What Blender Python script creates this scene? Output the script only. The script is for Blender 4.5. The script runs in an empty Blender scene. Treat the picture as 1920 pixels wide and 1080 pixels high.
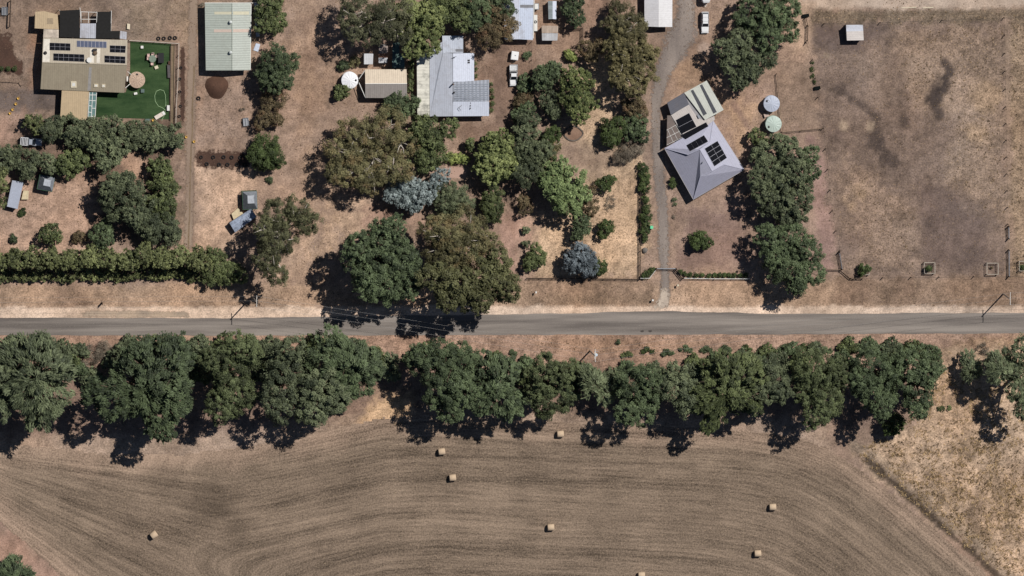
import bpy, math, random
import numpy as np
from mathutils import Vector
R = math.radians
rng = np.random.default_rng(7)
random.seed(7)
scene = bpy.context.scene
COL = scene.collection

# ------------------------------------------------------------------ camera
CW = 240.0                                    # metres across the picture
CAMP = Vector((-0.115, 0.115, 1.0)) * 3000.0  # survey aeroplane, a little north-west of the place
DIST = CAMP.length
cam_data = bpy.data.cameras.new('camera')
cam = bpy.data.objects.new('camera', cam_data)
COL.objects.link(cam)
scene.camera = cam
FW = (-CAMP).normalized()
RT = FW.cross(Vector((0, 1, 0))).normalized()
UP = RT.cross(FW).normalized()
from mathutils import Matrix
M = Matrix((RT, UP, -FW)).transposed().to_4x4()
M.translation = CAMP
cam.matrix_world = M
cam_data.sensor_width = 36.0
cam_data.lens = 36.0 * DIST / CW
cam_data.clip_start = 100.0
cam_data.clip_end = 20000.0

# ------------------------------------------------------------------ light
SUN_EL = R(54.0)
SUN_AZ = math.atan2(39.0, 41.0)               # clockwise from up in the picture
world = bpy.data.worlds.new('World')
scene.world = world
world.use_nodes = True
wn = world.node_tree
sky = wn.nodes.new('ShaderNodeTexSky')
sky.sky_type = 'NISHITA'
sky.sun_disc = False
sky.air_density = .7
sky.dust_density = .2
sky.sun_elevation = SUN_EL
sky.sun_rotation = SUN_AZ
wn.links.new(sky.outputs[0], wn.nodes['Background'].inputs[0])
wn.nodes['Background'].inputs[1].default_value = 0.05
sd = bpy.data.lights.new('sun', 'SUN')
sd.energy = 5.0
sd.angle = R(0.5)
sd.color = (1.0, 0.965, 0.92)
sun = bpy.data.objects.new('sun', sd)
COL.objects.link(sun)
SV = Vector((math.sin(SUN_AZ) * math.cos(SUN_EL), math.cos(SUN_AZ) * math.cos(SUN_EL), math.sin(SUN_EL)))
sun.rotation_euler = (-SV).to_track_quat('-Z', 'Y').to_euler()
sun.location = (0, 0, 300)
scene.view_settings.view_transform = 'Standard'
scene.view_settings.look = 'None'
scene.view_settings.exposure = -0.33
scene.view_settings.gamma = 1.0

# ------------------------------------------------------------------ helpers
def ray(u, v):
    return FW + RT * ((u - 960) / 1920 * CW / DIST) + UP * ((540 - v) / 1920 * CW / DIST)
def G(u, v, z=0.0):
    """ground plan point seen at (u, v) of the 1920-wide photograph at height z"""
    d = ray(u, v)
    return CAMP + d * ((z - CAMP.z) / d.z)
def px(x, y):
    """inverse of G for z = 0, on arrays"""
    dx, dy, dz = x - CAMP.x, y - CAMP.y, -CAMP.z
    f = dx * FW.x + dy * FW.y + dz * FW.z
    a = (dx * RT.x + dy * RT.y + dz * RT.z) / f
    b = (dx * UP.x + dy * UP.y + dz * UP.z) / f
    return 960 + a * DIST / CW * 1920, 540 - b * DIST / CW * 1920
class Plane:
    def __init__(s, a, b, c):
        p = [G(*q) for q in (a, b, c)]
        n = (p[1] - p[0]).cross(p[2] - p[0]).normalized()
        if n.z < 0: n = -n
        s.p, s.n = p[0], n
    def at(s, u, v, off=0.0):
        d = ray(u, v)
        t = (s.p - CAMP).dot(s.n) / d.dot(s.n)
        return CAMP + d * t + s.n * off

def lin(c):
    return tuple(((x / 255) / 12.92 if x / 255 <= .04045 else ((x / 255 + .055) / 1.055) ** 2.4) for x in c)

ORG = {}
def link(o, parent):
    COL.objects.link(o)
    if parent is not None: o.parent = parent
def tag(o, label=None, cat=None, group=None, kind=None):
    if label: o['label'] = label
    if cat: o['category'] = cat
    if group: o['group'] = group
    if kind: o['kind'] = kind
    return o
def thing(name, label, cat, at, group=None, rz=0.0):
    o = bpy.data.objects.new(name, None)
    o.empty_display_size = .5
    o.location = at
    o.rotation_euler = (0, 0, rz)
    COL.objects.link(o)
    ORG[o.name] = Vector(at)
    return tag(o, label, cat, group)
def dup(root, loc, rz=None, label=None, scale=None):
    """a copy of a thing with copies of its parts and sub-parts"""
    r = root.copy(); COL.objects.link(r)
    r.location = loc
    if rz is not None: r.rotation_euler = (0, 0, rz)
    if scale is not None: r.scale = scale
    if label: r['label'] = label
    for ch in list(root.children):
        c = ch.copy(); COL.objects.link(c); c.parent = r
        for g in list(ch.children):
            d = g.copy(); COL.objects.link(d); d.parent = c
    return r

def mesh_np(name, verts, faces_n, idx, mat, smooth=False):
    """mesh from numpy: all faces with faces_n corners"""
    me = bpy.data.meshes.new(name)
    nv = len(verts); nf = len(idx) // faces_n
    me.vertices.add(nv); me.vertices.foreach_set('co', np.asarray(verts, np.float32).ravel())
    me.loops.add(len(idx)); me.loops.foreach_set('vertex_index', np.asarray(idx, np.int32))
    me.polygons.add(nf)
    me.polygons.foreach_set('loop_start', np.arange(nf, dtype=np.int32) * faces_n)
    me.polygons.foreach_set('loop_total', np.full(nf, faces_n, np.int32))
    if smooth: me.polygons.foreach_set('use_smooth', np.ones(nf, bool))
    me.update(calc_edges=True)
    me.materials.append(mat)
    return me

class MB:
    """collects shapes in plan coordinates and links them as one mesh object"""
    def __init__(s): s.v = []; s.f = []
    def add(s, vs, fs):
        b = len(s.v)
        s.v += [Vector(p) for p in vs]
        s.f += [tuple(i + b for i in f) for f in fs]
        return s
    def prism(s, bot, top):
        n = len(bot)
        return s.add(list(bot) + list(top), [tuple(range(n - 1, -1, -1)), tuple(range(n, 2 * n))] +
                     [(i, (i + 1) % n, n + (i + 1) % n, n + i) for i in range(n)])
    def slab(s, top, t):
        return s.prism([Vector(p) - Vector((0, 0, t)) for p in top], top)
    def box(s, c, size, rz=0.0, taper=1.0):
        c = Vector(c); hx, hy, hz = size[0] / 2, size[1] / 2, size[2] / 2
        ca, sa = math.cos(rz), math.sin(rz)
        def P(x, y, z): return c + Vector((x * ca - y * sa, x * sa + y * ca, z))
        q = ((-hx, -hy), (hx, -hy), (hx, hy), (-hx, hy))
        return s.prism([P(x, y, -hz) for x, y in q], [P(x * taper, y * taper, hz) for x, y in q])
    def bar(s, a, b, w, h=None):
        """square bar from a to b"""
        a, b = Vector(a), Vector(b); h = h or w
        d = (b - a).normalized()
        x = d.cross(Vector((0, 0, 1)))
        x = Vector((1, 0, 0)) if x.length < .01 else x.normalized()
        y = x.cross(d)
        q = [x * (i * w / 2) + y * (j * h / 2) for i, j in ((-1, -1), (1, -1), (1, 1), (-1, 1))]
        return s.prism([a + k for k in q], [b + k for k in q])
    def tube(s, a, b, r0, r1=None, n=8, cap=True):
        a, b = Vector(a), Vector(b); r1 = r0 if r1 is None else r1
        d = (b - a).normalized()
        x = d.cross(Vector((0, 0, 1)))
        x = Vector((1, 0, 0)) if x.length < .01 else x.normalized()
        y = d.cross(x)
        A = [a + (x * math.cos(2 * math.pi * i / n) + y * math.sin(2 * math.pi * i / n)) * r0 for i in range(n)]
        B = [b + (x * math.cos(2 * math.pi * i / n) + y * math.sin(2 * math.pi * i / n)) * r1 for i in range(n)]
        return s.prism(A, B)
    def path(s, pts, r, n=6):
        for a, b in zip(pts[:-1], pts[1:]): s.tube(a, b, r, r, n)
        return s
    def lathe(s, c, prof, n=32, wob=0.0):
        """profile of (radius, z) round a vertical axis"""
        c = Vector(c); vs = []; fs = []
        for r, z in prof:
            for i in range(n):
                a = 2 * math.pi * i / n
                k = 1 + wob * math.sin(3 * a + z) + wob * .6 * math.sin(5 * a + 1.3)
                vs.append(c + Vector((r * k * math.cos(a), r * k * math.sin(a), z)))
        m = len(prof)
        for j in range(m - 1):
            for i in range(n):
                k = (i + 1) % n
                fs.append((j * n + i, j * n + k, (j + 1) * n + k, (j + 1) * n + i))
        fs.append(tuple(range(n - 1, -1, -1)))
        fs.append(tuple((m - 1) * n + i for i in range(n)))
        return s.add(vs, fs)
    def torus(s, c, R_, r, n=18, m=8):
        c = Vector(c); vs = []; fs = []
        for i in range(n):
            a = 2 * math.pi * i / n
            for j in range(m):
                b = 2 * math.pi * j / m
                q = R_ + r * math.cos(b)
                vs.append(c + Vector((q * math.cos(a), q * math.sin(a), r * math.sin(b))))
        for i in range(n):
            for j in range(m):
                fs.append((i * m + j, ((i + 1) % n) * m + j, ((i + 1) % n) * m + (j + 1) % m, i * m + (j + 1) % m))
        return s.add(vs, fs)
    def build(s, name, mat, parent=None, label=None, smooth=False, org=None, bevel=0.0):
        o0 = Vector(org) if org is not None else (ORG[parent.name] if parent is not None else Vector((0, 0, 0)))
        me = bpy.data.meshes.new(name)
        me.from_pydata([tuple(p - o0) for p in s.v], [], s.f)
        me.update()
        me.materials.append(mat)
        if smooth:
            for p in me.polygons: p.use_smooth = True
        o = bpy.data.objects.new(name, me)
        link(o, parent)
        if parent is None: o.location = o0
        ORG[o.name] = o0
        if bevel:
            b = o.modifiers.new('bevel', 'BEVEL'); b.width = bevel; b.segments = 2; b.limit_method = 'ANGLE'
        if label: o['label'] = label
        return o

# ------------------------------------------------------------------ materials
def new_mat(name):
    m = bpy.data.materials.new(name); m.use_nodes = True
    nt = m.node_tree
    return m, nt, nt.nodes['Principled BSDF']
def nd(nt, t, **kw):
    n = nt.nodes.new(t)
    for k, v in kw.items(): setattr(n, k, v)
    return n
def math_n(nt, op, a, b=None, c=None):
    n = nd(nt, 'ShaderNodeMath', operation=op)
    for i, x in enumerate((a, b, c)):
        if x is None: continue
        if isinstance(x, (int, float)): n.inputs[i].default_value = x
        else: nt.links.new(x, n.inputs[i])
    return n.outputs[0]
def mixc(nt, fac, a, b, mode='MIX'):
    n = nd(nt, 'ShaderNodeMix', data_type='RGBA', blend_type=mode)
    for s_, x in ((n.inputs[0], fac), (n.inputs[6], a), (n.inputs[7], b)):
        if isinstance(x, (int, float)): s_.default_value = x
        elif isinstance(x, tuple): s_.default_value = (*x[:3], 1)
        else: nt.links.new(x, s_)
    return n.outputs[2]
def noise(nt, vec, scale, detail=4, rough=.55, out=0):
    n = nd(nt, 'ShaderNodeTexNoise')
    n.inputs['Scale'].default_value = scale; n.inputs['Detail'].default_value = detail; n.inputs['Roughness'].default_value = rough
    if vec is not None: nt.links.new(vec, n.inputs['Vector'])
    return n.outputs[out]
def objco(nt):
    return nd(nt, 'ShaderNodeTexCoord').outputs['Object']
def mapr(nt, x, a, b, c, d):
    n = nd(nt, 'ShaderNodeMapRange')
    nt.links.new(x, n.inputs[0])
    for i, k in enumerate((a, b, c, d)): n.inputs[i + 1].default_value = k
    return n.outputs[0]
def scaled(nt, col, fac):
    n = nd(nt, 'ShaderNodeVectorMath', operation='SCALE')
    if isinstance(col, tuple): n.inputs[0].default_value = col[:3]
    else: nt.links.new(col, n.inputs[0])
    nt.links.new(fac, n.inputs['Scale'])
    return n.outputs[0]

MATS = {}
def plain(name, rgb, rough=.7, metal=0.0, var=.15, scale=2.0, spec=.3):
    """a slightly uneven paint, plastic, timber or stone"""
    if name in MATS: return MATS[name]
    m, nt, b = new_mat(name)
    f = mapr(nt, noise(nt, objco(nt), scale, 5), .3, .7, 1 - var, 1 + var)
    nt.links.new(scaled(nt, lin(rgb), f), b.inputs['Base Color'])
    b.inputs['Roughness'].default_value = rough
    b.inputs['Metallic'].default_value = metal
    b.inputs['Specular IOR Level'].default_value = spec
    MATS[name] = m
    return m
def roofing(name, rgb, ang=0.0, period=.5, rib=.10, stain=.12, dirt=(120, 105, 90), dirtf=.25, rough=.5, spec=.3):
    """ribbed sheet metal with weathering; ribs run at ang degrees from the picture's right"""
    if name in MATS: return MATS[name]
    m, nt, b = new_mat(name)
    co = objco(nt)
    mp = nd(nt, 'ShaderNodeMapping'); mp.inputs['Rotation'].default_value = (0, 0, -R(ang))
    nt.links.new(co, mp.inputs['Vector'])
    sx = nd(nt, 'ShaderNodeSeparateXYZ'); nt.links.new(mp.outputs[0], sx.inputs[0])
    y = sx.outputs[1]
    w = math_n(nt, 'SINE', math_n(nt, 'MULTIPLY', y, 2 * math.pi / period))
    # each sheet weathers on its own: noise stretched along the ribs
    mp2 = nd(nt, 'ShaderNodeMapping'); mp2.inputs['Scale'].default_value = (.12, 1.1, .2)
    nt.links.new(mp.outputs[0], mp2.inputs['Vector'])
    st = mapr(nt, noise(nt, mp2.outputs[0], 1.6, 5, .6), .3, .7, 1 - stain, 1 + stain)
    f = math_n(nt, 'MULTIPLY', st, math_n(nt, 'MULTIPLY_ADD', w, rib, 1.0))
    c = scaled(nt, lin(rgb), f)
    c = scaled(nt, c, mapr(nt, noise(nt, co, 2.4, 5, .7), .25, .75, .88, 1.12))
    dm = mapr(nt, noise(nt, co, .5, 6, .65), .48, .7, 0, min(1, dirtf * 1.6))
    c = mixc(nt, dm, c, lin(dirt))
    nt.links.new(c, b.inputs['Base Color'])
    b.inputs['Roughness'].default_value = rough
    b.inputs['Specular IOR Level'].default_value = spec
    MATS[name] = m
    return m

def leaf_mat(name, dark, light, dry=None, gain=1.0):
    m, nt, b = new_mat(name)
    a = nd(nt, 'ShaderNodeAttribute', attribute_name='tint')
    def lf(c, k):
        r, g, b_ = lin(c); y = .3 * r + .59 * g + .11 * b_
        return tuple((y + (x - y) * .84) * k * q for x, q in ((r, 1.0), (g, .98), (b_, .87)))
    tp = math_n(nt, 'POWER', a.outputs['Fac'], 1.25)
    c = mixc(nt, tp, lf(dark, .47 * gain), lf(light, .88 * gain))
    if dry:
        n = mapr(nt, noise(nt, objco(nt), .35, 3), .52, .68, 0, .8)
        c = mixc(nt, n, c, lin(dry))
    oi = nd(nt, 'ShaderNodeObjectInfo')
    c = scaled(nt, c, mapr(nt, oi.outputs['Random'], 0, 1, .86, 1.14))
    nt.links.new(c, b.inputs['Base Color'])
    b.inputs['Roughness'].default_value = .6
    b.inputs['Specular IOR Level'].default_value = .25
    tr = nd(nt, 'ShaderNodeBsdfTranslucent'); nt.links.new(c, tr.inputs[0])
    mx = nd(nt, 'ShaderNodeMixShader'); mx.inputs[0].default_value = .10
    nt.links.new(b.outputs[0], mx.inputs[1]); nt.links.new(tr.outputs[0], mx.inputs[2])
    nt.links.new(mx.outputs[0], nt.nodes['Material Output'].inputs[0])
    return m
LEAF = {
 'conifer':  leaf_mat('dark conifer leaves', (66, 82, 60), (122, 142, 100)),
 'cypress':  leaf_mat('grey green cypress leaves', (80, 94, 70), (146, 160, 120)),
 'broad':    leaf_mat('mid green leaves', (70, 84, 52), (134, 148, 92)),
 'grey':     leaf_mat('grey green leaves', (78, 92, 72), (138, 150, 112)),
 'bright':   leaf_mat('fresh green leaves', (104, 122, 66), (178, 190, 118)),
 'mint':     leaf_mat('pale mint leaves', (100, 128, 76), (170, 194, 126)),
 'lime':     leaf_mat('lime leaves', (110, 132, 60), (190, 204, 110)),
 'olive':    leaf_mat('olive gum leaves', (90, 88, 58), (156, 150, 104), (142, 122, 86)),
 'brown':    leaf_mat('brown olive leaves', (92, 80, 58), (150, 132, 98), (136, 104, 78)),
 'blue':     leaf_mat('blue grey leaves', (104, 124, 130), (184, 200, 210), None, 1.25),
 'slate':    leaf_mat('slate blue needles', (84, 96, 110), (142, 156, 172), None, 1.2),
 'hedge':    leaf_mat('hedge leaves', (58, 74, 42), (100, 120, 64)),
 'yellow':   leaf_mat('yellow green leaves', (66, 78, 46), (154, 163, 104)),
 'dead':     leaf_mat('dry grey twigs', (118, 106, 96), (170, 156, 142)),
}
BARK = plain('bark', (98, 82, 70), .9, var=.3)
PALEBARK = plain('pale gum bark', (206, 196, 184), .8, var=.2)

def vnoise(x, y, s, seed):
    """smooth value noise 0..1 on arrays"""
    r = np.random.default_rng(seed).random((256, 256))
    x = x / s + 1000; y = y / s + 1000
    xi = np.floor(x).astype(int); yi = np.floor(y).astype(int)
    fx = x - xi; fy = y - yi
    fx = fx * fx * (3 - 2 * fx); fy = fy * fy * (3 - 2 * fy)
    g = lambda i, j: r[(xi + i) % 256, (yi + j) % 256]
    return (g(0, 0) * (1 - fx) + g(1, 0) * fx) * (1 - fy) + (g(0, 1) * (1 - fx) + g(1, 1) * fx) * fy
def fbm(x, y, s, seed, o=4):
    a = 0; t = 0
    for k in range(o):
        w = .55 ** k
        a = a + vnoise(x, y, s / 2 ** k, seed + k) * w; t += w
    return a / t
def smooth(a, b, x):
    t = np.clip((x - a) / (b - a), 0, 1)
    return t * t * (3 - 2 * t)
def sd_line(U, V, pts):
    d = np.full(U.shape, 1e9)
    for (ax, ay), (bx, by) in zip(pts[:-1], pts[1:]):
        vx, vy = bx - ax, by - ay
        t = np.clip(((U - ax) * vx + (V - ay) * vy) / (vx * vx + vy * vy + 1e-9), 0, 1)
        d = np.minimum(d, np.hypot(U - ax - t * vx, V - ay - t * vy))
    return d
def sd_poly(U, V, pts):
    """negative inside"""
    d = sd_line(U, V, list(pts) + [pts[0]])
    ins = np.zeros(U.shape, bool)
    n = len(pts)
    for i in range(n):
        (ax, ay), (bx, by) = pts[i], pts[(i + 1) % n]
        c = ((ay > V) != (by > V)) & (U < (bx - ax) * (V - ay) / (by - ay + 1e-12) + ax)
        ins ^= c
    return np.where(ins, -d, d)

# ------------------------------------------------------------------ ground
# soil and grass colours of the place, plus a painted ditch shadow: (shape, points, colour, edge softness in px, strength, grain, tufts)
P, L, B = 'poly', 'line', 'blob'
LAYERS = [
 (P, [(-400, -300), (345, -300), (345, 245), (-400, 245)], (142, 120, 102), 30, 1, .5, .1),
 (P, [(240, 10), (380, 10), (350, 70), (240, 68)], (150, 128, 104), 25, .8, .6, .2),
 (P, [(-400, 160), (112, 168), (108, 205), (40, 214), (-400, 205)], (116, 102, 94), 10, 1, .2, 0),
 (P, [(-400, 208), (40, 214), (40, 275), (-400, 275)], (168, 136, 116), 12, 1, .4, 0),
 (P, [(60, 60), (75, 60), (72, 165), (58, 165)], (168, 128, 100), 10, .8, .4, 0),
 (P, [(60, 225), (345, 225), (340, 440), (0, 460), (0, 270)], (120, 98, 82), 25, .9, .4, 0),
 (P, [(15, 340), (175, 330), (190, 470), (0, 470), (0, 400)], (184, 150, 124), 20, 1, .6, .1),
 (P, [(230, 285), (275, 290), (275, 330), (235, 325)], (186, 150, 122), 14, 1, .4, .1),
 (P, [(370, 130), (470, 135), (470, 270), (370, 270)], (160, 136, 118), 20, 1, .6, .1),
 (P, [(368, 318), (480, 320), (470, 390), (430, 460), (366, 465)], (198, 164, 134), 16, 1, .6, .3),
 (B, [(352, 400, 26)], (130, 112, 90), 14, .5, .5, .2),
 (P, [(545, -50), (640, -50), (600, 260), (590, 380), (610, 540), (470, 540), (560, 360)], (178, 146, 118), 30, 1, .6, .1),
 (P, [(640, 360), (740, 385), (760, 420), (640, 440), (590, 520), (560, 480)], (190, 156, 124), 25, 1, .6, .3),
 (P, [(690, 385), (790, 385), (800, 420), (680, 420)], (176, 138, 114), 16, .9, .4, 0),
 (B, [(585, 110, 22), (600, 20, 16), (590, 205, 16), (565, 45, 20)], (146, 118, 98), 18, .6, .5, 0),
 (P, [(900, 60), (1010, 60), (990, 260), (870, 280), (840, 225), (920, 215)], (142, 114, 94), 22, 1, .4, .1),
 (P, [(1050, -40), (1150, -40), (1130, 60), (1100, 80), (1090, 20)], (160, 128, 106), 20, 1, .4, .1),
 (P, [(1000, 30), (1100, 20), (1100, 110), (1000, 110)], (150, 122, 100), 20, .9, .4, .1),
 (P, [(1105, 90), (1170, 120), (1150, 260), (1210, 290), (1200, 522), (990, 520), (1005, 430), (1110, 300), (1060, 250)], (206, 172, 134), 16, 1, .7, .35),
 (P, [(1065, 265), (1160, 270), (1130, 330), (1075, 315)], (170, 142, 116), 20, .9, .3, 0),
 (P, [(925, 400), (990, 410), (985, 590), (960, 590), (925, 520)], (178, 142, 122), 18, 1, .3, 0),
 (P, [(960, 470), (992, 470), (1000, 590), (970, 590)], (182, 150, 126), 12, .8, .3, 0),
 (P, [(1190, 50), (1350, 70), (1290, 150), (1240, 260), (1215, 160)], (152, 126, 106), 20, 1, .4, .1),
 (P, [(1262, 130), (1320, 90), (1330, 150), (1260, 180)], (170, 138, 108), 16, .8, .5, .2),
 (P, [(1350, 190), (1440, 150), (1560, 260), (1575, 522), (1255, 522), (1250, 330), (1300, 380)], (166, 138, 118), 16, 1, .5, .1),
 (P, [(1350, 195), (1420, 200), (1410, 240), (1390, 290)], (184, 150, 116), 16, .8, .6, .2),
 (L, [(1375, 195), (1405, 240)], (138, 112, 98), 6, .8, .2, 0),
 (P, [(1275, 400), (1390, 380), (1410, 500), (1275, 505)], (142, 116, 104), 20, .9, .3, 0),
 (P, [(1455, 110), (1525, 110), (1545, 245), (1460, 245)], (150, 126, 106), 12, 1, .5, .1),
 (P, [(1515, 250), (1555, 300), (1575, 500), (1540, 500), (1530, 400)], (160, 128, 116), 12, .9, .3, 0),
 # paddock
 (P, [(1512, 40), (1880, 30), (1892, 520), (1580, 522), (1560, 400)], (134, 113, 98), 10, 1, .6, .2),
 (P, [(1680, 60), (1885, 46), (1890, 440), (1840, 370), (1760, 330), (1790, 230), (1700, 190), (1690, 120)], (160, 134, 110), 20, .75, .9, 1),
 (P, [(1580, 300), (1640, 330), (1720, 390), (1720, 510), (1585, 510), (1590, 420)], (158, 132, 110), 18, .8, .9, .7),
 (P, [(1590, 100), (1680, 90), (1700, 200), (1650, 200)], (150, 126, 106), 26, .5, .7, .3),
 (B, [(1612, 365, 18), (1600, 385, 14), (1830, 250, 22), (1845, 180, 30)], (180, 148, 110), 14, .5, .9, .6),
 (L, [(1772, 120), (1780, 140), (1750, 195), (1762, 215)], (78, 67, 62), 11, .9, .3, .1),
 (L, [(1765, 150), (1745, 185)], (78, 67, 62), 15, .9, .3, .1),
 (L, [(1570, 165), (1640, 215), (1660, 290), (1678, 310)], (94, 80, 72), 10, .85, .6, .5),
 (B, [(1668, 295, 18), (1640, 265, 20), (1695, 225, 14)], (84, 72, 66), 8, .8, .4, .2),
 (P, [(1720, 340), (1800, 370), (1850, 420), (1860, 500), (1740, 500)], (118, 99, 90), 12, .7, .4, .2),
 (B, [(1600, 460, 25), (1570, 250, 14)], (122, 102, 92), 16, .6, .4, .1),
 (B, [(1582, 236, 9), (1632, 236, 8), (1550, 105, 7)], (184, 160, 132), 7, .8, .4, 0),
 (P, [(1525, 45), (1660, 45), (1600, 95), (1530, 90)], (112, 95, 87), 14, .8, .2, 0),
 (P, [(1894, 36), (2300, 36), (2300, 520), (1896, 520)], (160, 134, 106), 8, 1, .9, 1),
 (L, [(1887, 40), (1892, 520)], (160, 134, 110), 5, .7, .4, 0),
 (P, [(1510, 18), (2300, 10), (2300, 34), (1515, 44)], (122, 105, 84), 8, .9, .8, .9),
 (P, [(1490, -100), (2300, -100), (2300, 8), (1620, 17), (1560, 17), (1500, 5)], (196, 172, 148), 6, 1, .2, 0),
 (P, [(1470, -10), (1520, 10), (1515, 110), (1490, 100)], (184, 154, 126), 12, .8, .4, .1),
 (L, [(600, 60), (590, 200), (560, 320), (570, 400)], (152, 124, 102), 7, .5, .4, 0),
 (L, [(575, 0), (570, 180), (545, 330)], (150, 122, 100), 6, .45, .4, 0),
 (L, [(640, 395), (720, 392), (790, 400)], (150, 120, 100), 6, .5, .4, 0),
 (L, [(935, 230), (930, 160), (950, 60)], (124, 100, 84), 7, .5, .3, 0),
 (L, [(968, 580), (972, 500), (960, 420)], (152, 118, 98), 3, .6, .3, 0),
 (L, [(984, 585), (986, 500), (975, 420)], (198, 166, 142), 3, .6, .3, 0),
 (L, [(1075, 265), (1090, 310), (1120, 300)], (150, 122, 100), 5, .5, .3, 0),
 (B, [(1290, 60, 18), (1270, 100, 14), (1245, 165, 8), (1320, 90, 12), (1236, 200, 8)], (190, 170, 156), 10, .6, .2, 0),
 (L, [(1256, 350), (1262, 430), (1262, 500)], (178, 148, 124), 4, .6, .3, 0),
 # verges
 (P, [(-400, 538), (2300, 522), (2300, 582), (-400, 582)], (176, 145, 116), 8, 1, .7, .3),
 (P, [(990, 524), (1225, 524), (1225, 578), (1000, 578)], (160, 130, 104), 10, .8, .7, .4),
 (P, [(1570, 524), (2300, 522), (2300, 572), (1560, 572)], (152, 124, 100), 10, .8, .7, .4),
 (P, [(1000, 560), (1220, 552), (1220, 570), (1000, 572)], (140, 116, 92), 6, .6, .7, .4),
 (B, [(1610, 550, 30), (1700, 540, 20), (130, 565, 40)], (140, 112, 90), 18, .6, .6, .3),
 (P, [(-400, 575), (2300, 575), (2300, 604), (-400, 604)], (226, 198, 170), 3, .9, .4, 0),
 (P, [(-400, 622), (2300, 622), (2300, 700), (-400, 700)], (172, 138, 114), 6, 1, .8, .35),
 (P, [(1000, 635), (1330, 635), (1330, 655), (1000, 655)], (162, 128, 100), 10, .7, .8, .5),
 (P, [(1780, 632), (2300, 632), (2300, 665), (1780, 665)], (166, 132, 100), 10, .8, .8, .5),
 (P, [(-400, 690), (1760, 690), (1760, 800), (-400, 830)], (140, 114, 96), 20, 1, .6, .2),
 (P, [(-400, 805), (350, 820), (600, 790), (720, 760), (1560, 790), (1560, 850), (350, 890), (-400, 880)], (170, 144, 120), 12, .8, .7, .2),
 (P, [(700, 740), (780, 730), (760, 800), (670, 810)], (204, 166, 122), 14, 1, .7, .3),
 # long grass beyond the hay paddock
 (P, [(1770, 650), (2400, 640), (2400, 1500), (1900, 1100), (1600, 850), (1700, 800)], (196, 164, 130), 14, 1, .9, .6),
 (B, [(1815, 845, 30), (1880, 920, 32), (1900, 940, 25), (1850, 1010, 30), (1790, 930, 26)], (138, 114, 86), 26, .7, .8, .6),
 (B, [(1730, 850, 20), (1860, 850, 26), (1905, 890, 24), (1760, 900, 18), (1830, 960, 30), (1700, 870, 14), (1885, 1000, 20)], (150, 124, 98), 18, .6, .9, .8),
 (L, [(1600, 835), (1700, 915), (1800, 1000), (1880, 1075), (2000, 1180)], (150, 130, 108), 14, .8, .8, .6),
 (L, [(1625, 862), (1720, 945), (1870, 1080), (1950, 1150)], (82, 69, 57), 7, .95, .4, .1),  # shadow line along the ditch, painted into the ground colour
 (L, [(1640, 850), (1740, 930), (1890, 1060)], (200, 172, 140), 4, .7, .5, .1),
 (P, [(-400, 800), (0, 980), (140, 1090), (140, 1500), (-400, 1500)], (176, 140, 118), 20, 1, .4, 0),
]
def soil(c, sat=.82, k=.89):
    r, g, b_ = lin(c); y = .3 * r + .59 * g + .11 * b_
    return tuple((y + (x - y) * sat) * k * q for x, q in ((r, 1.01), (g, .985), (b_, .99)))
def paint(U, V):
    W1 = fbm(U, V, 60, 11); W2 = fbm(U, V, 22, 31)
    C = np.empty(U.shape + (3,)); C[:] = soil((164, 136, 114))
    Gr = np.full(U.shape, .5); T = np.full(U.shape, .15)
    W3 = fbm(U, V, 9, 61, 3)
    wob = (W1 - .5) * 1.3 + (W2 - .5) * 1.5 + (W3 - .5) * 1.3
    for kind, pts, col, soft, k, gr, tf in LAYERS:
        if kind == P: d = sd_poly(U, V, pts); m = smooth(soft, -soft, d + wob * soft * 1.6)
        elif kind == L: d = sd_line(U, V, pts); m = smooth(soft * 1.3, soft * .3, d + wob * soft * .9)
        else:
            m = np.zeros(U.shape)
            for (a, b, r) in pts:
                d = np.hypot(U - a, V - b); m = np.maximum(m, smooth(r + soft * .6, max(r - soft, 0), d + wob * soft * 1.2))
        m = m * k; sc = soil(col)
        for i in range(3): C[..., i] = C[..., i] * (1 - m) + sc[i] * m
        Gr = Gr * (1 - m) + gr * m; T = T * (1 - m) + tf * m
    # mottled soil and thinner or thicker grass
    f = 1 + (fbm(U, V, 90, 51) - .5) * .5 + (fbm(U, V, 26, 71, 3) - .5) * .6 + (fbm(U, V, 8, 81, 3) - .5) * .75 * Gr * 1.6
    C *= f[..., None]
    w = (fbm(U, V, 120, 91) - .5) * .16
    C[..., 0] *= 1 + w; C[..., 2] *= 1 - w
    return C, Gr, T

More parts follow.
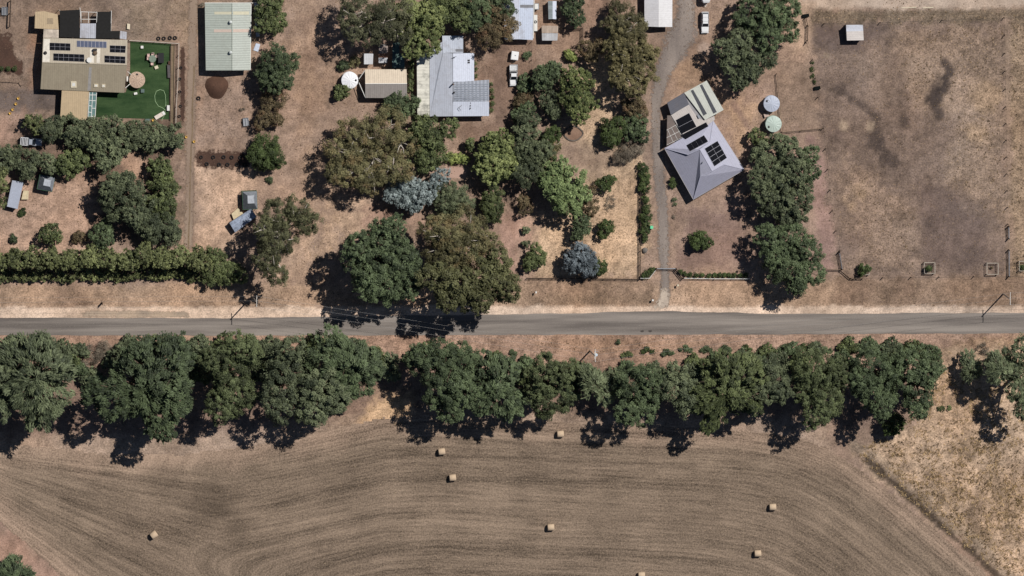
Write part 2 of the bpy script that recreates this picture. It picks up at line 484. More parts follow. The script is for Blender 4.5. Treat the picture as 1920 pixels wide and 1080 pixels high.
def ground_shader(name):
    m, nt, b = new_mat(name)
    ca = nd(nt, 'ShaderNodeAttribute', attribute_name='soil')
    ga = nd(nt, 'ShaderNodeAttribute', attribute_name='grain').outputs['Fac']
    ta = nd(nt, 'ShaderNodeAttribute', attribute_name='tufts').outputs['Fac']
    co = objco(nt)
    n1 = noise(nt, co, 2.6, 6, .75)
    n2 = noise(nt, co, .7, 4, .6)
    g = math_n(nt, 'MULTIPLY', math_n(nt, 'SUBTRACT', n1, .5), 4.2)
    g = math_n(nt, 'MULTIPLY', g, math_n(nt, 'MULTIPLY_ADD', ga, .8, .2))
    g2 = math_n(nt, 'MULTIPLY', math_n(nt, 'SUBTRACT', n2, .5), .8)
    f = math_n(nt, 'ADD', math_n(nt, 'ADD', g, g2), 1.0)
    c = scaled(nt, ca.outputs['Color'], math_n(nt, 'MAXIMUM', f, .35))
    # tussocks: darker brown spots, and bleached straw
    sp = mapr(nt, noise(nt, co, 1.15, 3, .7), .55, .66, 0, .75)
    c = mixc(nt, math_n(nt, 'MULTIPLY', sp, ta), c, lin((84, 72, 60)))
    st = mapr(nt, noise(nt, co, 1.9, 3, .7), .58, .7, 0, .55)
    c = mixc(nt, math_n(nt, 'MULTIPLY', st, math_n(nt, 'MAXIMUM', ga, math_n(nt, 'MULTIPLY', ta, 1.5))), c, lin((206, 176, 138)))
    nt.links.new(c, b.inputs['Base Color'])
    b.inputs['Roughness'].default_value = .95
    b.inputs['Specular IOR Level'].default_value = .1
    bp = nd(nt, 'ShaderNodeBump'); bp.inputs['Strength'].default_value = .6; bp.inputs['Distance'].default_value = .12
    nt.links.new(n1, bp.inputs['Height']); nt.links.new(bp.outputs[0], b.inputs['Normal'])
    return m
def grid_mesh(name, xs, ys, mat, z=0.0):
    X, Y = np.meshgrid(xs, ys)
    nx, ny = len(xs), len(ys)
    v = np.stack([X.ravel(), Y.ravel(), np.full(X.size, z)], 1)
    i = np.arange(nx * ny).reshape(ny, nx)
    q = np.stack([i[:-1, :-1], i[:-1, 1:], i[1:, 1:], i[1:, :-1]], -1).reshape(-1)
    return mesh_np(name, v, 4, q, mat), X, Y
def attr(me, name, data, typ='FLOAT', dom='POINT'):
    a = me.attributes.new(name, typ, dom)
    key = 'color' if 'COLOR' in typ else 'value'
    a.data.foreach_set(key, np.asarray(data, np.float32).ravel())

xs = np.concatenate([[-4000, -1500, -600, -300, -200], np.arange(-140, 140.1, .5), [200, 300, 600, 1500, 4000]])
ys = np.concatenate([[-4000, -1500, -600, -250, -140], np.arange(-85, 85.1, .5), [140, 250, 600, 1500, 4000]])
gm = ground_shader('dry soil and grass')
me, X, Y = grid_mesh('ground', xs, ys, gm)
U, V = px(X, Y)
C, Gr, T = paint(U, V)
far = (np.abs(X) > 135) | (np.abs(Y) > 83)          # plain dry country beyond the houses
C[far] = soil((150, 126, 104)); Gr[far] = .6; T[far] = .3
attr(me, 'soil', np.concatenate([C, np.ones(U.shape + (1,))], -1), 'FLOAT_COLOR')
attr(me, 'grain', Gr); attr(me, 'tufts', T)
ground = bpy.data.objects.new('ground', me); COL.objects.link(ground); tag(ground, kind='structure')

# ---- hay paddock: mown in rounds that follow its edges
FT = [(-500, 780), (0, 826), (200, 850), (350, 850), (480, 832), (600, 806), (720, 780), (820, 776), (1000, 786), (1250, 796), (1540, 808), (2400, 820)]
def f_top(u): return np.interp(u, [p[0] for p in FT], [p[1] for p in FT])
def f_right(u, v):      # distance inside the diagonal fence line
    ax, ay, bx, by = 1560, 826, 1868, 1090
    l = math.hypot(bx - ax, by - ay)
    return -((u - ax) * (by - ay) - (v - ay) * (bx - ax)) / l
def f_left(u, v):
    ax, ay, bx, by = -20, 962, 118, 1085
    l = math.hypot(bx - ax, by - ay)
    return ((u - ax) * (by - ay) - (v - ay) * (bx - ax)) / l
def field_d(u, v, k=34.0):
    a = (v - f_top(u)); b = f_right(u, v); c = f_left(u, v)
    return -k * np.log(np.exp(-a / k) + np.exp(-b / k) + np.exp(-c / (k * .6)) ** .6)
fx = np.arange(-150, 140.1, .5); fy = np.arange(-130, -27, .5)
m, nt, b = new_mat('mown hay stubble')
da = nd(nt, 'ShaderNodeAttribute', attribute_name='round').outputs['Fac']
sa = nd(nt, 'ShaderNodeAttribute', attribute_name='along').outputs['Fac']
ca = nd(nt, 'ShaderNodeAttribute', attribute_name='soil')
cx = nd(nt, 'ShaderNodeCombineXYZ'); nt.links.new(da, cx.inputs[0]); nt.links.new(math_n(nt, 'MULTIPLY', sa, .045), cx.inputs[1])
d2 = nd(nt, 'ShaderNodeAttribute', attribute_name='fan').outputs['Fac']
wl = nd(nt, 'ShaderNodeAttribute', attribute_name='side').outputs['Fac']
def stripes(vec, k, al, sc, det, ro):
    c_ = nd(nt, 'ShaderNodeCombineXYZ'); nt.links.new(vec, c_.inputs[0]); nt.links.new(math_n(nt, 'MULTIPLY', sa, al), c_.inputs[1]); c_.inputs[2].default_value = k
    return noise(nt, c_.outputs[0], sc, det, ro)
def both(al, sc, det, ro):
    x = nd(nt, 'ShaderNodeMix', data_type='FLOAT')
    nt.links.new(wl, x.inputs[0]); nt.links.new(stripes(da, 0, al, sc, det, ro), x.inputs[2]); nt.links.new(stripes(d2, 7, al, sc, det, ro), x.inputs[3])
    return x.outputs[0]
s1 = both(.018, .5, 2, .5)
s2 = both(.055, 1.9, 3, .6)
s3 = both(.12, 5.5, 2, .6)
co = objco(nt)
gr = noise(nt, co, 2.6, 6, .8)
pt = noise(nt, co, .12, 4, .6)
f = math_n(nt, 'ADD', math_n(nt, 'MULTIPLY', math_n(nt, 'SUBTRACT', s1, .5), 1.5), 1.0)
f = math_n(nt, 'ADD', f, math_n(nt, 'MULTIPLY', math_n(nt, 'SUBTRACT', s2, .5), 1.4))
f = math_n(nt, 'ADD', f, math_n(nt, 'MULTIPLY', math_n(nt, 'SUBTRACT', s3, .5), .9))
f = math_n(nt, 'ADD', f, math_n(nt, 'MULTIPLY', math_n(nt, 'SUBTRACT', gr, .5), 3.8))
f = math_n(nt, 'ADD', f, math_n(nt, 'MULTIPLY', math_n(nt, 'SUBTRACT', pt, .5), .8))
c = scaled(nt, ca.outputs['Color'], math_n(nt, 'MAXIMUM', f, .35))
st = mapr(nt, noise(nt, co, 2.2, 3, .7), .58, .7, 0, .4)
c = mixc(nt, st, c, lin((194, 170, 138)))
nt.links.new(c, b.inputs['Base Color']); b.inputs['Roughness'].default_value = .95; b.inputs['Specular IOR Level'].default_value = .1
bp = nd(nt, 'ShaderNodeBump'); bp.inputs['Strength'].default_value = .5; bp.inputs['Distance'].default_value = .1
nt.links.new(gr, bp.inputs['Height']); nt.links.new(bp.outputs[0], b.inputs['Normal'])
X, Y = np.meshgrid(fx, fy); U, V = px(X, Y)
D = field_d(U, V); Dn = D + (fbm(U, V, 14, 5) - .5) * 10
keep = Dn > 0
i = np.arange(X.size).reshape(X.shape)
q = np.stack([i[:-1, :-1], i[:-1, 1:], i[1:, 1:], i[1:, :-1]], -1).reshape(-1, 4)
kq = keep.ravel()[q].all(1); q = q[kq]
used = np.unique(q); remap = -np.ones(X.size, int); remap[used] = np.arange(len(used))
vs = np.stack([X.ravel()[used], Y.ravel()[used], np.full(len(used), .02)], 1)
me = mesh_np('hay_field', vs, 4, remap[q].ravel(), m)
Uu, Vu, Du = U.ravel()[used], V.ravel()[used], D.ravel()[used]
dA = Vu - (850 + .09 * Uu); dB = f_left(Uu, Vu)
attr(me, 'fan', np.clip(dA / np.maximum(dA + np.maximum(dB, 0), 1), 0, 1.2) * 30)
attr(me, 'side', smooth(470, 330, Uu + (Vu - 950) * .5 + (fbm(Uu, Vu, 60, 35) - .5) * 160))
attr(me, 'round', Du / 8); attr(me, 'along', (Uu * .9 + Vu * .5) / 8)
fc = np.empty((len(used), 4)); fc[:, 3] = 1
base = np.array(lin((124, 108, 93))); edge = np.array(lin((148, 127, 110)))
e = smooth(60, 5, Du + (fbm(Uu, Vu, 40, 15) - .5) * 40)[:, None]
fc[:, :3] = base * (1 - e) + edge * e
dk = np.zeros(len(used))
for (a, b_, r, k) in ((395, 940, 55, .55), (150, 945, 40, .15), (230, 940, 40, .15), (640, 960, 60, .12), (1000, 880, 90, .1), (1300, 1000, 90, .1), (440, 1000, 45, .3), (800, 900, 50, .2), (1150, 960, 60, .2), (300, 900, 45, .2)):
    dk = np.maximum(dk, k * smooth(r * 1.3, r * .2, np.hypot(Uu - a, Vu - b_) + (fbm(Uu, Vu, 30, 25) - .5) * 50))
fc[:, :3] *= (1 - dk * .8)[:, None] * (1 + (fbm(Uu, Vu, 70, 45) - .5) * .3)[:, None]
attr(me, 'soil', fc, 'FLOAT_COLOR')
hay_field = bpy.data.objects.new('hay_field', me); COL.objects.link(hay_field); tag(hay_field, kind='structure')

# ---- sheets laid on the ground
EDGED = []
def ribbon(name, left, right, z, mat, jag=0.0, seed=1, step=8, edge=False):
    """sheet between two pixel polylines with slightly ragged edges"""
    def dense(pts):
        pts = np.array(pts, float); d = np.r_[0, np.cumsum(np.hypot(*np.diff(pts, axis=0).T))]
        return pts, d
    (a, da_), (b_, db_) = dense(left), dense(right)
    n = max(int(max(da_[-1], db_[-1]) / step), 2)
    t = np.linspace(0, 1, n + 1)
    A = np.stack([np.interp(t * da_[-1], da_, a[:, k]) for k in (0, 1)], 1)
    Bq = np.stack([np.interp(t * db_[-1], db_, b_[:, k]) for k in (0, 1)], 1)
    dirn = (Bq - A) / np.linalg.norm(Bq - A, axis=1)[:, None]
    r = np.random.default_rng(seed)
    w1 = fbm(t * n * step, t * 0 + 3, 40, seed) - .5; w2 = fbm(t * n * step, t * 0 + 9, 30, seed + 5) - .5
    A = A + dirn * (w1[:, None] * 2 * jag); Bq = Bq + dirn * (w2[:, None] * 2 * jag)
    if edge:
        EDGED.append(name)
        m = mat.copy(); nt = m.node_tree; bs = nt.nodes['Principled BSDF']
        at_ = nd(nt, 'ShaderNodeAttribute', attribute_name='edge').outputs['Fac']
        nz = noise(nt, objco(nt), 1.3, 6, .75)
        al = mapr(nt, math_n(nt, 'ADD', at_, math_n(nt, 'MULTIPLY', math_n(nt, 'SUBTRACT', nz, .5), 3.2)), .3, .75, 0, 1)
        nt.links.new(al, bs.inputs['Alpha'])
        fr = np.array([0, .34, .5, .66, 1.0]); ev = np.array([0, 1, 1, 1, 0.0]); ends = smooth(0, 12 / max(n * step, 24), t) * smooth(1, 1 - 12 / max(n * step, 24), t)
        vs = []
        for p, q_ in zip(A, Bq): vs += [G(*(p + (q_ - p) * f_), z) for f_ in fr]
        mb = MB().add(vs, [(5 * k + j, 5 * k + j + 1, 5 * k + j + 6, 5 * k + j + 5) for k in range(n) for j in range(4)])
        o = mb.build(name, m); attr(o.data, 'edge', (ends[:, None] * ev[None]).ravel())
        return tag(o, kind='structure')
    mb = MB(); vs = []
    for p, q_ in zip(A, Bq): vs += [G(p[0], p[1], z), G(q_[0], q_[1], z)]
    mb.add(vs, [(2 * k, 2 * k + 1, 2 * k + 3, 2 * k + 2) for k in range(n)])
    o = mb.build(name, mat); return tag(o, kind='structure')
def sheet(name, pts, z, mat):
    o = MB().add([G(a, b_, z) for a, b_ in pts], [tuple(range(len(pts)))]).build(name, mat)
    return tag(o, kind='structure')
def soil_mat(name, rgb, rgb2, scale=2.5, grain=1.2, fleck=None, stretch=None):
    m, nt, b = new_mat(name)
    co = objco(nt)
    if stretch:
        mp = nd(nt, 'ShaderNodeMapping'); mp.inputs['Scale'].default_value = stretch; nt.links.new(co, mp.inputs['Vector']); sv = mp.outputs[0]
    else: sv = co
    c = mixc(nt, mapr(nt, noise(nt, sv, .25, 5, .6), .35, .65, 0, 1), lin(rgb), lin(rgb2))
    n = noise(nt, co, scale, 6, .75)
    f = math_n(nt, 'MULTIPLY_ADD', math_n(nt, 'SUBTRACT', n, .5), grain, 1.0)
    c = scaled(nt, c, f)
    if fleck: c = mixc(nt, mapr(nt, noise(nt, co, 4.5, 2, .6), .62, .72, 0, .7), c, lin(fleck))
    nt.links.new(c, b.inputs['Base Color']); b.inputs['Roughness'].default_value = .9; b.inputs['Specular IOR Level'].default_value = .15
    bp = nd(nt, 'ShaderNodeBump'); bp.inputs['Strength'].default_value = .35; bp.inputs['Distance'].default_value = .05
    nt.links.new(n, bp.inputs['Height']); nt.links.new(bp.outputs[0], b.inputs['Normal'])
    return m
ASPH = soil_mat('worn asphalt', (150, 141, 133), (106, 99, 94), 4, .6, fleck=(158, 148, 136), stretch=(.09, 1.7, 1))
ROADN = [(-300, 597), (0, 596), (180, 596), (330, 597), (560, 595), (700, 592), (900, 590), (1050, 588), (1220, 583), (1330, 585), (1420, 588), (1640, 587), (1920, 586), (2300, 585)]
ROADS = [(-300, 630), (0, 629), (480, 629), (960, 628), (1400, 627), (1920, 625), (2300, 624)]
ribbon('road', ROADN, ROADS, .03, ASPH, 1.8, 3, 5)
ribbon('worn_road_edge', [(150, 580), (250, 580), (360, 582)], [(150, 597), (250, 598), (360, 598)], .022, soil_mat('broken bitumen', (158, 142, 126), (186, 164, 142), 2.5, .9), 3, 8, edge=True)
GRAV = soil_mat('driveway gravel', (152, 140, 131), (123, 113, 107), 3, .9, fleck=(196, 178, 160), stretch=(1, .25, 1))
ribbon('gravel_driveway', [(1225, 581), (1234, 560), (1236, 520), (1228, 400), (1218, 300), (1217, 190), (1222, 140), (1238, 60), (1262, 30), (1262, -120)],
       [(1262, 581), (1259, 560), (1258, 520), (1256, 400), (1249, 300), (1242, 200), (1262, 140), (1318, 75), (1312, 30), (1305, -120)], .012, GRAV, 6, 12, edge=True)
TRK = soil_mat('wheel rut dirt', (156, 137, 120), (142, 122, 107), 3, .5, stretch=(1, .2, 1))
ribbon('driveway_mouth', [(1218, 583), (1232, 560), (1238, 535)], [(1268, 583), (1260, 560), (1256, 535)], .018, soil_mat('pale loose gravel', (204, 188, 170), (160, 146, 134), 3, 1.0, stretch=(2, .3, 1)), 3, 44, edge=True)
ribbon('dirt_track', [(352, -20), (348, 100), (344, 240), (342, 470)], [(376, -20), (373, 100), (370, 240), (364, 470)], .008, TRK, 3, 21, edge=True)
GRS = soil_mat('dry verge between ruts', (124, 106, 86), (140, 120, 98), 3, 1.0)
ribbon('grass_strip', [(362, 120), (358, 240), (351, 470)], [(366, 120), (362, 240), (355, 470)], .016, GRS, 2, 22, edge=True)
LAWN = soil_mat('green turf', (40, 62, 36), (66, 86, 54), 3.5, 1.1, stretch=(.6, 1.5, 1))
sheet('lawn', [(244, 78), (321, 83), (319, 224), (178, 220), (180, 173), (236, 173), (244, 130)], .02, LAWN)
MULCH = soil_mat('bark mulch', (88, 66, 56), (74, 56, 48), 3, 1.0, (128, 104, 88))
ribbon('garden_bed', [(337, 84), (336, 233)], [(349, 84), (347, 233)], .02, MULCH, 2, 31, edge=True)
ribbon('mulch_bed', [(362, 277), (400, 275), (472, 280)], [(362, 319), (420, 322), (472, 320)], .02, MULCH, 2, 35, edge=True)
ribbon('vegetable_bed', [(-60, 52), (25, 50), (30, 100), (44, 112), (45, 140)], [(-60, 146), (0, 146), (10, 146), (25, 145), (40, 143)], .02, MULCH, 2, 33, edge=True)
sheet('stone_path', [(834, 311), (876, 315), (873, 335), (838, 333)], .02, soil_mat('pale stone path', (186, 156, 140), (172, 142, 128), 4, .5))
sheet('garden_path', [(322, 84), (327, 84), (325, 230), (320, 230)], .02, soil_mat('timber edging', (112, 98, 80), (140, 122, 98), 3, .8))

# ------------------------------------------------------------------ vegetation
def foliage(name, lobes, mat, parent, org, leaf=.5, asp=1.6, lai=3.2, clump=.3, seed=0, style='leaf', up=.5, zmin=.1, cage=.72):
    r = np.random.default_rng(seed)
    PP, NN, TT, SZ, TI = [], [], [], [], []
    ax = np.mean([l[:3] for l in lobes], axis=0)
    for (x, y, z, rx, ry, rz) in lobes:
        c = np.array([x, y, z]); rad = np.array([rx, ry, rz]); Rm = (rx + ry) / 2
        rc = min(max(clump * .78 * Rm, .36), .95)
        K = int(2.3 * (Rm / rc) ** 2) + 5
        n = int(lai * 1.35 * math.pi * rx * ry / (leaf * leaf / asp * .5))
        n = max(n, 60)
        dz = r.uniform(-.45, 1, K); a = r.uniform(0, 2 * math.pi, K)
        h = np.sqrt(np.maximum(0, 1 - dz * dz))
        dirs = np.stack([h * np.cos(a), h * np.sin(a), dz], 1)
        ph = r.uniform(0, 6.28, 3)
        out = 1 + .13 * np.sin(2 * a + ph[0]) + .1 * np.sin(3 * a + ph[1]) + .08 * np.sin(5 * a + ph[2])
        rr = r.uniform(cage - .14, 1.0, K) * out
        cc = c + dirs * rr[:, None] * np.maximum(rad - rc * .55, rad * .4)
        ct = np.clip(r.random(K) + r.uniform(-.25, .25), 0, 1)
        cs = r.uniform(.55, 1.45, K) * rc
        k = r.integers(0, K, n)
        d = r.normal(size=(n, 3)); d /= np.linalg.norm(d, axis=1)[:, None]
        d[:, 2] = np.where(d[:, 2] < -.3, -d[:, 2], d[:, 2])
        q = r.random(n) ** .4
        p = cc[k] + d * (cs[k] * q)[:, None] * np.array([1, 1, .8])
        p[:, 2] = np.maximum(p[:, 2], zmin + r.random(n) * .3)
        nrm = d * .62 + dirs[k] * .3 + np.array([0, 0, up]) + r.normal(size=(n, 3)) * .5
        nrm /= np.linalg.norm(nrm, axis=1)[:, None]
        if style == 'frond':
            o = p - ax; o[:, 2] = 0; o /= (np.linalg.norm(o, axis=1)[:, None] + 1e-6)
            t = o + r.normal(size=(n, 3)) * .38 + np.array([0, 0, -.25])
            nrm = np.array([0, 0, 1.0]) + r.normal(size=(n, 3)) * .35 + o * .3
        else: t = r.normal(size=(n, 3))
        t -= nrm * (t * nrm).sum(1)[:, None] / (nrm * nrm).sum(1)[:, None]
        t /= np.linalg.norm(t, axis=1)[:, None]
        nrm /= np.linalg.norm(nrm, axis=1)[:, None]
        PP.append(p); NN.append(nrm); TT.append(t); SZ.append(leaf * r.uniform(.6, 1.25, n))
        TI.append(np.clip(ct[k] * .65 + r.random(n) * .35, 0, 1))
    p = np.concatenate(PP); nn = np.concatenate(NN); t = np.concatenate(TT); s = np.concatenate(SZ)[:, None]
    b = np.cross(nn, t)
    w = s / asp
    v = np.stack([p - t * s / 2, p + b * w / 2, p + t * s / 2, p - b * w / 2], 1).reshape(-1, 3) - np.array(org)
    me = mesh_np(name, v, 4, np.arange(len(v)), mat)
    attr(me, 'tint', np.concatenate(TI), 'FLOAT', 'FACE')
    o = bpy.data.objects.new(name, me)
    link(o, parent)
    if parent is None: o.location = org
    return o

STY = {  # leaf size, aspect, leaf area, clump size, style, bias up
 'conifer': dict(leaf=.42, asp=2.1, lai=3.6, clump=.18), 'cypress': dict(leaf=1.15, asp=4.6, lai=3.4, clump=.30, style='frond'),
 'broad': dict(leaf=.46, asp=1.5, lai=3.6, clump=.24), 'grey': dict(leaf=.42, asp=1.7, lai=3.6, clump=.22), 'bright': dict(leaf=.46, asp=1.4, lai=4.0, clump=.17),
 'mint': dict(leaf=.46, asp=1.5, lai=3.8, clump=.2), 'lime': dict(leaf=.4, asp=1.5, lai=3.2, clump=.3), 'olive': dict(leaf=.44, asp=2.6, lai=2.0, clump=.24),
 'brown': dict(leaf=.4, asp=2.4, lai=2.3, clump=.26), 'blue': dict(leaf=.42, asp=1.8, lai=3.4, clump=.2), 'slate': dict(leaf=.5, asp=2.2, lai=3.4, clump=.24),
 'hedge': dict(leaf=.34, asp=1.5, lai=3.8, clump=.3), 'yellow': dict(leaf=.5, asp=1.5, lai=3.2, clump=.24), 'dead': dict(leaf=.7, asp=9, lai=1.4, clump=.35),
}
SEED = [100]
def branch(mb, a, b_, r0, r1, bend, r):
    a, b_ = Vector(a), Vector(b_)
    mid = (a + b_) / 2 + Vector((r.uniform(-bend, bend), r.uniform(-bend, bend), r.uniform(0, bend)))
    mb.tube(a, mid, r0, (r0 + r1) / 2, 6); mb.tube(mid, b_, (r0 + r1) / 2, r1, 6)
def tree(kind, label, lobes, top, name='tree', cat='tree', group=None, squash=.85, leafmat=None, limbs=None, base=None, fat=1.0, **kw):
    """lobes: (u, v, r) in photograph pixels, or with their own height of the top in metres"""
    SEED[0] += 1
    r = random.Random(SEED[0])
    L3 = []
    if fat == 1.0 and name != 'hedge_bush': fat = 1.13 if (730 < lobes[0][0] < 1180 and lobes[0][1] < 450) else 1.05
    for l in lobes:
        rr = l[2] * .125 * fat; tp = l[3] if len(l) > 3 else top * r.uniform(.86, 1.0)
        rz = min(rr * squash, tp * .48)
        zc = tp - rz
        c = G(l[0], l[1], zc)
        L3.append((c.x, c.y, c.z, rr, rr, rz))
    wsum = sum(l[3] ** 2 for l in L3)
    bx = sum(l[0] * l[3] ** 2 for l in L3) / wsum; by = sum(l[1] * l[3] ** 2 for l in L3) / wsum
    if base: g_ = G(*base); bx, by = g_.x, g_.y
    org = Vector((bx, by, 0))
    t = thing(name, label, cat, org, group)
    st = dict(STY[kind]); st.update(kw)
    bark = PALEBARK if kind in ('olive',) else BARK
    mb = MB()
    big = max(l[3] for l in L3)
    h = max(top * .45, .3)
    tr = max(.05, min(.5, top * .03))
    cen = Vector((bx, by, h))
    n = 8
    mb.lathe(org, [(tr * 1.7, 0), (tr * 1.15, .12 * h), (tr, .4 * h), (tr * .8, h)], 10, .06)
    for l in L3:
        tip = Vector((l[0], l[1], l[2] + l[5] * .3))
        branch(mb, cen - Vector((0, 0, h * .15)), tip, tr * .6, tr * .25, .12 * big, r)
        for _ in range(4 if limbs is None else limbs):
            a = r.uniform(0, 6.28); k = r.uniform(.4, .82)
            e = Vector((l[0] + math.cos(a) * l[3] * k, l[1] + math.sin(a) * l[3] * k, l[2] + l[5] * r.uniform(-.1, .6 if kind != 'olive' else .85)))
            branch(mb, Vector((bx, by, h)).lerp(tip, r.uniform(.3, 1)), e, tr * .35, .03, .2 * l[3], r)
    o = mb.build('trunk', bark, t, smooth=True)
    foliage('crown', L3, leafmat or LEAF[kind], t, org, seed=SEED[0], **st)
    return t
def shrub(kind, label, lobes, top, name='shrub', cat='shrub', group=None, squash=.9, **kw):
    SEED[0] += 1
    L3 = []
    for l in lobes:
        rr = l[2] * .125; tp = l[3] if len(l) > 3 else top
        rz = min(rr * squash, tp * .55); c = G(l[0], l[1], tp - rz)
        L3.append((c.x, c.y, c.z, rr, rr, rz))
    org = Vector((sum(l[0] for l in L3) / len(L3), sum(l[1] for l in L3) / len(L3), 0))
    st = dict(STY[kind]); st['leaf'] *= .8; st.update(kw)
    o = foliage(name, L3, LEAF[kind], None, org, seed=SEED[0], zmin=.03, **st)
    tag(o, label, cat, group)
    return o

# --- trees round the west house
ga = 'dense trees in the row below the west house'
tree('yellow', 'yellow green bushy tree at the left end of the row below the tan house', [(62, 230, 19), (70, 240, 14)], 4.5, group=ga)
for k, (lb, lo) in enumerate((
  ('bushy grey green tree second in the row below the tan carport', [(98, 238, 22), (90, 250, 17)]),
  ('bushy grey green tree directly below the tan carport', [(132, 240, 26), (140, 252, 20)]),
  ('widest bushy tree in the row, below the glass pergola', [(168, 246, 26), (180, 258, 20), (155, 255, 20)]),
  ('bushy tree below the middle of the green lawn', [(215, 240, 24), (205, 245, 16)]),
  ('bushy tree below the white garden bench on the lawn', [(256, 250, 25), (245, 260, 20)]),
  ('bushy tree below the corner of the lawn, second from the row end', [(292, 254, 25), (285, 265, 20)]),
  ('bushy tree at the right end of the row, beside the dirt track', [(324, 256, 22), (330, 265, 15)]))):
    tree('grey', lb, lo, 5.6, group=ga, fat=1.14)
gb = 'dense trees in the short row under the silver pickup'
tree('yellow', 'olive green tree cut by the left picture edge beside the blue grey coop', [(-2, 345, 18), (3, 380, 10), (0, 320, 14)], 5, group=gb, fat=1.12)
tree('grey', 'tree at the left edge in the short row under the pickup', [(6, 300, 26), (15, 292, 16)], 5, group=gb, fat=1.12)
tree('grey', 'round tree directly below the silver pickup', [(48, 303, 29), (52, 318, 18)], 5.4, group=gb, fat=1.12)
tree('grey', 'narrow tree between two rounder ones, above the dark netted cage', [(88, 303, 18), (93, 318, 12)], 5, group=gb, fat=1.12)
tree('broad', 'lighter green tree at the right end of the short row', [(130, 306, 26), (148, 305, 20), (115, 310, 15)], 5.2, group=gb, fat=1.12)
tree('grey', 'open crowned tree linking the long row and the big tree below it', [(205, 288, 30), (222, 276, 22), (196, 312, 16), (180, 270, 18)], 7)
tree('grey', 'largest round dark tree in the coop yard west of the dirt track', [(233, 362, 42), (212, 380, 30), (255, 388, 34), (225, 340, 26), (252, 408, 24), (205, 355, 22)], 9.5)
tree('broad', 'green clipped tree at the top of the screen beside the dirt track', [(300, 310, 20), (304, 328, 20)], 5.5, group='trees in the screen beside the dirt track', fat=1.2)
tree('broad', 'green tree second from the top of the screen beside the dirt track', [(307, 352, 24), (304, 375, 20)], 5.5, group='trees in the screen beside the dirt track', fat=1.2)
tree('broad', 'green tree third from the top of the screen beside the dirt track', [(310, 390, 22), (290, 380, 16)], 5.5, group='trees in the screen beside the dirt track', fat=1.2)
tree('grey', 'wide grey green tree at the bottom of the screen above the road hedge', [(300, 432, 34), (318, 425, 20), (277, 425, 20)], 6.5, group='trees in the screen beside the dirt track', fat=1.2)
tree('conifer', 'single round green tree above the road hedge, right of a brown shrub', [(191, 440, 26), (196, 450, 18)], 5.5)
tree('broad', 'open airy small tree on bare soil above the road hedge', [(95, 436, 22), (85, 445, 15), (105, 445, 14)], 4.5, lai=2.0)
shrub('brown', 'dark brown half bare shrub left of the round green tree', [(150, 443, 14), (142, 448, 9)], 2.5)
shrub('conifer', 'small lone dark shrub near the left edge above the hedge', [(25, 448, 9)], 1.6)
shrub('hedge', 'low green weedy shrub below the blue grey coop roof', [(42, 398, 9), (38, 402, 6)], .5)
for lb, u in (('leftmost round shrub in the dark garden bed', 2), ('middle round shrub in the dark garden bed', 15), ('rightmost round shrub in the dark garden bed', 27)):
    shrub('hedge', lb, [(u, 129, 5.2)], 1.0, group='round shrubs in the dark garden bed')
# --- road hedge
gh = 'tall bushes in the road hedge'
ords = ['first', 'second', 'third', 'fourth', 'fifth', 'sixth', 'seventh', 'eighth', 'ninth', 'tenth', 'eleventh', 'twelfth', 'thirteenth', 'fourteenth']
for k, (u, v, w) in enumerate(((-8, 500, 30), (28, 498, 30), (62, 500, 28), (96, 497, 30), (132, 500, 30), (168, 496, 32), (204, 498, 30), (238, 500, 30), (272, 492, 30), (305, 497, 30), (340, 494, 30), (372, 500, 30))):
    tree('yellow', 'bushy yellow green hedge bush, %s from the left along the road' % ords[k], [(u - 6, v - 12, w * .66, 7.6), (u + 9, v - 8, w * .62, 6.8), (u, v - 22 - 5 * (k % 3 == 2), 14, 5.6), (u + 4, v + 14, w * .56, 2.4), (u - 12, v + 18, w * .45, 1.8)], 7, name='hedge_bush', cat='hedge bush', group=gh)
tree('conifer', 'darker pointed hedge bush at the right end of the road hedge', [(405, 502, 34), (432, 512, 26), (450, 520, 16), (400, 478, 16)], 5, name='hedge_bush', cat='hedge bush', leafmat=LEAF['broad'])
# --- centre west
tree('broad', 'green tree cut by the top edge right of the green shed', [(505, 8, 32), (515, 38, 26), (495, 45, 20)], 7)
tree('conifer', 'big rounded dark tree right of the green shed', [(515, 118, 36), (535, 120, 26), (508, 145, 30), (530, 150, 22)], 8.5)
tree('brown', 'brownish thin bushes below the big tree beside the green shed', [(512, 185, 26), (506, 210, 24), (492, 228, 18), (520, 225, 14)], 5)
tree('hedge', 'compact dark round tree alone between the tyre bed and the bare ground', [(497, 280, 30), (512, 295, 26), (490, 300, 24)], 6.5)
shrub('conifer', 'tiny shrub just below the compact dark round tree', [(505, 337, 8)], 1.0)
tree('olive', 'tall sparse gum tree leaning over the netted coop near the road', [(525, 400, 38), (562, 396, 30), (520, 448, 40), (575, 420, 26), (492, 430, 22), (502, 485, 28), (515, 515, 26)], 14.5, lai=2.6, leafmat=leaf_mat('gum leaves', (84, 86, 60), (142, 144, 102)))
shrub('broad', 'dark bush half covering the white water tank', [(640, 172, 16), (650, 165, 9), (634, 180, 9)], 2.8)
shrub('conifer', 'round dark shrub above the white water tank', [(644, 123, 12)], 2)
shrub('olive', 'round olive shrub right of the dark one above the white tank', [(665, 117, 13)], 1.8, lai=3)
